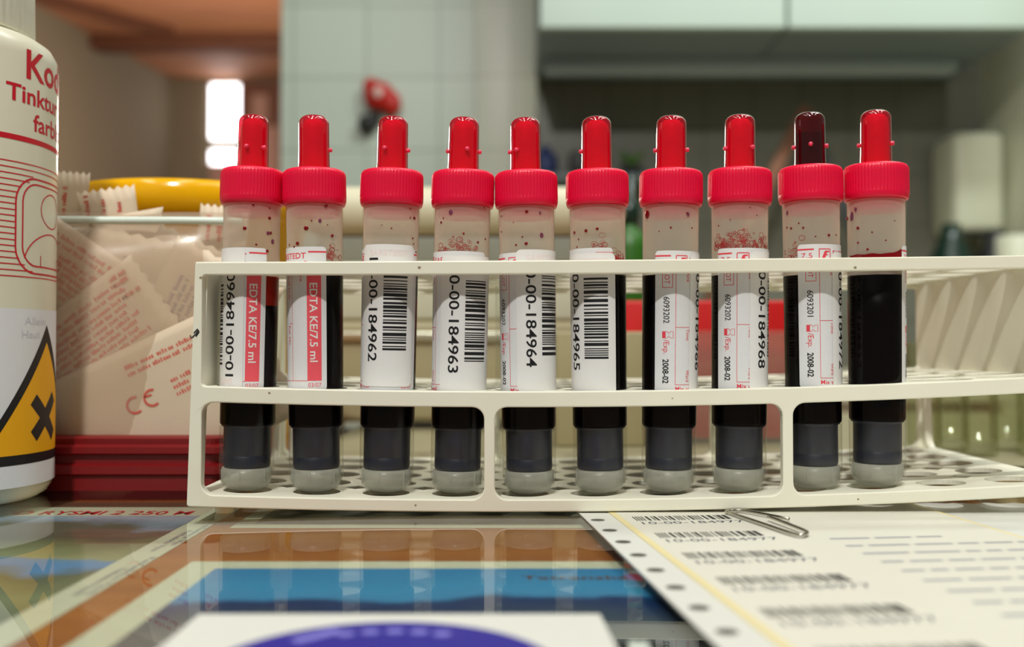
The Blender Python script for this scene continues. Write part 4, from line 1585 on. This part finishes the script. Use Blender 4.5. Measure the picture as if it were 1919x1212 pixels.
cbx = thing('clear_box', 'clear plastic box standing in front of the red box', 'box', (98, 186, 0))
cbm = MB()
for (a, b) in ((rr_pts(dx_(1215, 460), 176, dx_(1478, 460), 197, 4), rr_pts(dx_(1215, 460) + 1.2, 177.2, dx_(1478, 460) - 1.2, 195.8, 3)),):
    for zz0, zz1 in ((0.3, dz_(626, 460)),):
        n_ = len(a)
        m2 = min(len(a), len(b))
        for pts, fl_ in ((a, False), (b, True)):
            n_ = len(pts)
            vs = [(x, y, zz0) for x, y in pts] + [(x, y, zz1) for x, y in pts]
            fs = [(i, (i + 1) % n_, n_ + (i + 1) % n_, n_ + i) for i in range(n_)]
            if fl_:
                fs = [f[::-1] for f in fs]
            cbm.add(vs, fs, 0, True)
cbm.build('wall', M['clearbox'], cbx)
cm = MB()
slab(cm, rr_pts(dx_(1212, 460), 175.4, dx_(1481, 460), 197.6, 4), dz_(627, 460), dz_(619, 460))
cm.build('lid', M['clearbox'], cbx)

bb = MB().box(dx_(1040, 470), dx_(1206, 470), 186, 212, 0.1, dz_(622, 470), bev=1.0)
bbx = thing('beige_carton', 'small beige carton behind the rack beside the clear box', 'carton', (40, 198, 0))
bb.build('carton', M['beige'], bbx)

gb = thing('green_bottle', 'slim green bottle behind the gap beside the cream device', 'bottle', (79, 392, 0))
MB().lathe([(0, 0.1), (11.5, 0.1), (12.5, 1.5), (12.5, 112), (11, 120), (5, 126), (4.5, 136), (0, 136)], 32, (79, 392)).build('bottle_body', M['green'], gb)
MB().lathe([(5.2, 128), (6.2, 128.5), (6.2, 142), (3, 144), (2.6, 160), (0, 160)], 24, (79, 392)).build('bottle_cap', M['darkgreen'], gb)
leaf = MB()
for (a, L, tilt) in ((20, 26, 60), (150, 24, 55), (260, 22, 65)):
    pass

# glass vials in the rear on the right
VL = []
for k in range(7):
    px = 1730 + 52 * k
    D_ = 425 + (k % 2) * 22
    VL.append(((px - 960) * D_ / F, D_ - 276))
first_v = None
VIALB = MB().lathe([(0, 0.1), (6.0, 0.1), (7.2, 0.8), (7.4, 2.0), (7.4, 46), (7.9, 47), (7.9, 48), (7.0, 48), (6.6, 46), (6.6, 5.5), (5.0, 4.4), (0, 4.2)], 36).mesh('vial_glass', [M['vial']])
for k, (x, y) in enumerate(VL):
    words = ['first', 'second', 'third', 'fourth', 'fifth', 'sixth', 'seventh'][k]
    rt = thing('glass_vial', 'empty glass vial behind the rack, %s in the row from the last blood tube' % words, 'vial', (x, y, 0), 'glass vials behind the rack')
    link_mesh('vial_glass', VIALB, rt)

# ------------------------------------------------------------------ niche on the right: counter, cupboards, dispenser
ct = MB().box(60, bx(1850) - 4, 1150, D2 + 16, -40, 0, bev=4)
cto = thing('side_counter', 'pale side counter along the niche wall', 'counter', (500, 1500, -760))
ct.build('counter_top', M['cream'], cto)
MB().box(80, bx(1850) - 10, 1180, D2 + 16, -760, -40.5).build('cabinet_base', M['white_door'], cto)

DC = 1720 - 276


def cx_(px, D_=1720.0):
    return (px - 960) * D_ / F


zc0 = 46 + 604 * 1720 / F
for (a, b, lb) in ((1012, 1478, 'pale green wall cupboard next to the tiled wall end'), (1482, 1948, 'pale green wall cupboard over the paper dispenser side')):
    wc = thing('wall_cupboard', lb, 'cupboard', ((cx_(a) + cx_(b)) / 2, DC + 150, zc0), 'wall cupboards')
    MB().box(cx_(a), cx_(b), DC + 20, D2 + 16, zc0, zc0 + 600, bev=2).build('cupboard_body', M['cab_under'], wc)
    MB().box(cx_(a) + 1, cx_(b) - 1, DC, DC + 19, zc0 - 1, zc0 + 598, bev=2).build('door', M['white_door'], wc)
fx = MB().box(cx_(1030), cx_(1890), 1900 - 276, 1945 - 276, zc0 - 26, zc0 - 0.6, bev=4)
tag(fx.build('under_cupboard_lamp', M['fixture']), 'unlit grey strip lamp fixed under the wall cupboards', 'lamp')

dp = thing('paper_dispenser', 'white paper towel dispenser with rounded corners on the niche wall', 'dispenser', (920, D2 - 60, 285))
MB().box(bx(1795) * 0.95, bx(1900) * 0.94, D2 - 100, D2 + 18, 46 + (650 - 425) * 1.0, 46 + (650 - 228) * 1.0, bev=16).build('housing', M['dispenser'], dp)
MB().box(bx(1810) * 0.95, bx(1885) * 0.94, D2 - 96, D2 - 60, 46 + (650 - 430) * 1.0, 46 + (650 - 425.5) * 1.0, bev=1).build('slot', M['dark'], dp)

sf = thing('wall_shelf', 'narrow grey shelf on the niche wall behind the tube caps', 'shelf', (150, D2 - 40, 360))
MB().box(bx(1012), bx(1215), D2 - 70, D2 + 18, bz(345), bz(335), bev=2).build('board', M['cab_under'], sf)
tag(MB().lathe([(0, bz(335) + 0.3), (22, bz(335) + 0.3), (24, bz(335) + 4), (24, bz(300)), (12, bz(288)), (10, bz(280)), (0, bz(280))], 24, (bx(1022), D2 - 35)).build('blue_flask', M['blue']), 'small blue flask on the niche shelf next to the tiled wall end', 'flask')
tag(MB().box(bx(1065), bx(1120), D2 - 65, D2 - 10, bz(335) + 0.3, bz(292), bev=6).build('dark_case', M['dark']), 'small dark case on the niche shelf behind the sixth red cap', 'case')
gp = thing('potted_plant', 'small green leafy plant on the niche shelf between two red caps', 'plant', (bx(1180), D2 - 40, bz(335)))
MB().lathe([(0, bz(335) + 0.3), (18, bz(335) + 0.3), (24, bz(318)), (0, bz(318))], 24, (bx(1180), D2 - 40)).build('pot', M['dark'], gp)
lv = MB()
rnd = random.Random(4)
for k in range(16):
    a = rnd.uniform(0, 2 * math.pi)
    L = rnd.uniform(36, 58)
    up = rnd.uniform(0.5, 1.3)
    bx_, by_ = bx(1180), D2 - 40
    z0 = bz(319)
    p = Vector((bx_, by_ - 6, z0))
    d = Vector((math.cos(a), math.sin(a) * 0.6, up)).normalized()
    s = d.cross(Vector((0, 0, 1))).normalized() * 7
    q1 = p + d * L * 0.5
    q2 = p + d * L + Vector((0, 0, -6))
    n_ = Vector((0, 0, 1.5))
    lv.add([p, q1 - s, q2, q1 + s, q1 + n_], [(0, 1, 4), (1, 2, 4), (2, 3, 4), (3, 0, 4)], 0, True)
lv.build('foliage', M['leaf'], gp)

# brown A-shaped stand on the counter
st = thing('wooden_stand', 'brown wooden A-shaped stand on the side counter behind the tube nozzles', 'stand', (600, 1560, 0))
Ds = 1850.0


def sxz(px, py):
    return ((px - 960) * Ds / F, Ds - 276, 46 + (650 - py) * Ds / F)


a, b, c_ = sxz(1532, 188), sxz(1290, 590), sxz(1680, 590)
a = (a[0], a[1] + 60, a[2])
for p, q_, r_, m_n in ((a, b, 13, 'brownwood'), (a, c_, 9, 'dark')):
    q_ = (q_[0] + (q_[0] - p[0]) * 0.1, q_[1], 6)
    MB().tube([p, q_], r_, 12).build('leg', M[m_n], st)

for (px, wd, ht, mk, nm, lb) in ((1785, 78, 262, 'darkgreen', 'dark_bottle', 'dark green bottle on the side counter under the paper dispenser'),
                                 (1868, 78, 252, 'dark', 'dark_bottle', 'dark squat bottle on the side counter near the picture edge')):
    x = (px - 960) * 1760 / F
    tag(MB().lathe([(0, 0.3), (wd / 2 - 3, 0.3), (wd / 2, 4), (wd / 2, ht * 0.75), (wd / 4, ht * 0.9), (wd / 5, ht), (0, ht)], 32, (x, 1484)).build(nm, M[mk]), lb, 'bottle')
x = (1908 - 960) * 1660 / F
tag(MB().lathe([(0, 0.3), (26, 0.3), (30, 10), (33, 226), (30, 230), (28, 226), (25, 12), (0, 10)], 32, (x, 1384)).build('white_beaker', M['dispenser']), 'tall white beaker on the side counter at the picture edge', 'beaker')

# ornament on the tiled wall
orn = thing('wall_ornament', 'small red and black ornament hanging on the tiled wall', 'ornament', (bx(712), D2 - 20, bz(195)))
ob = MB()
ob.ball((bx(712), D2 - 22, bz(182)), 30, 1.05, 0.7, 1.0)
ob.ball((bx(735), D2 - 22, bz(196)), 20, 1.0, 0.8, 1.3)
ob.ball((bx(697), D2 - 22, bz(163)), 17, 1.0, 0.8, 0.9)
ob.build('body', M['ornred'], orn)
MB().ball((bx(690), D2 - 18, bz(233)), 20, 1.0, 0.8, 0.95).ball((bx(704), D2 - 18, bz(222)), 12).build('base', M['ornblack'], orn)
MB().ball((bx(712), D2 - 42, bz(180)), 10, 1, 0.6, 1.2).build('spot', M['ornwhite'], orn)
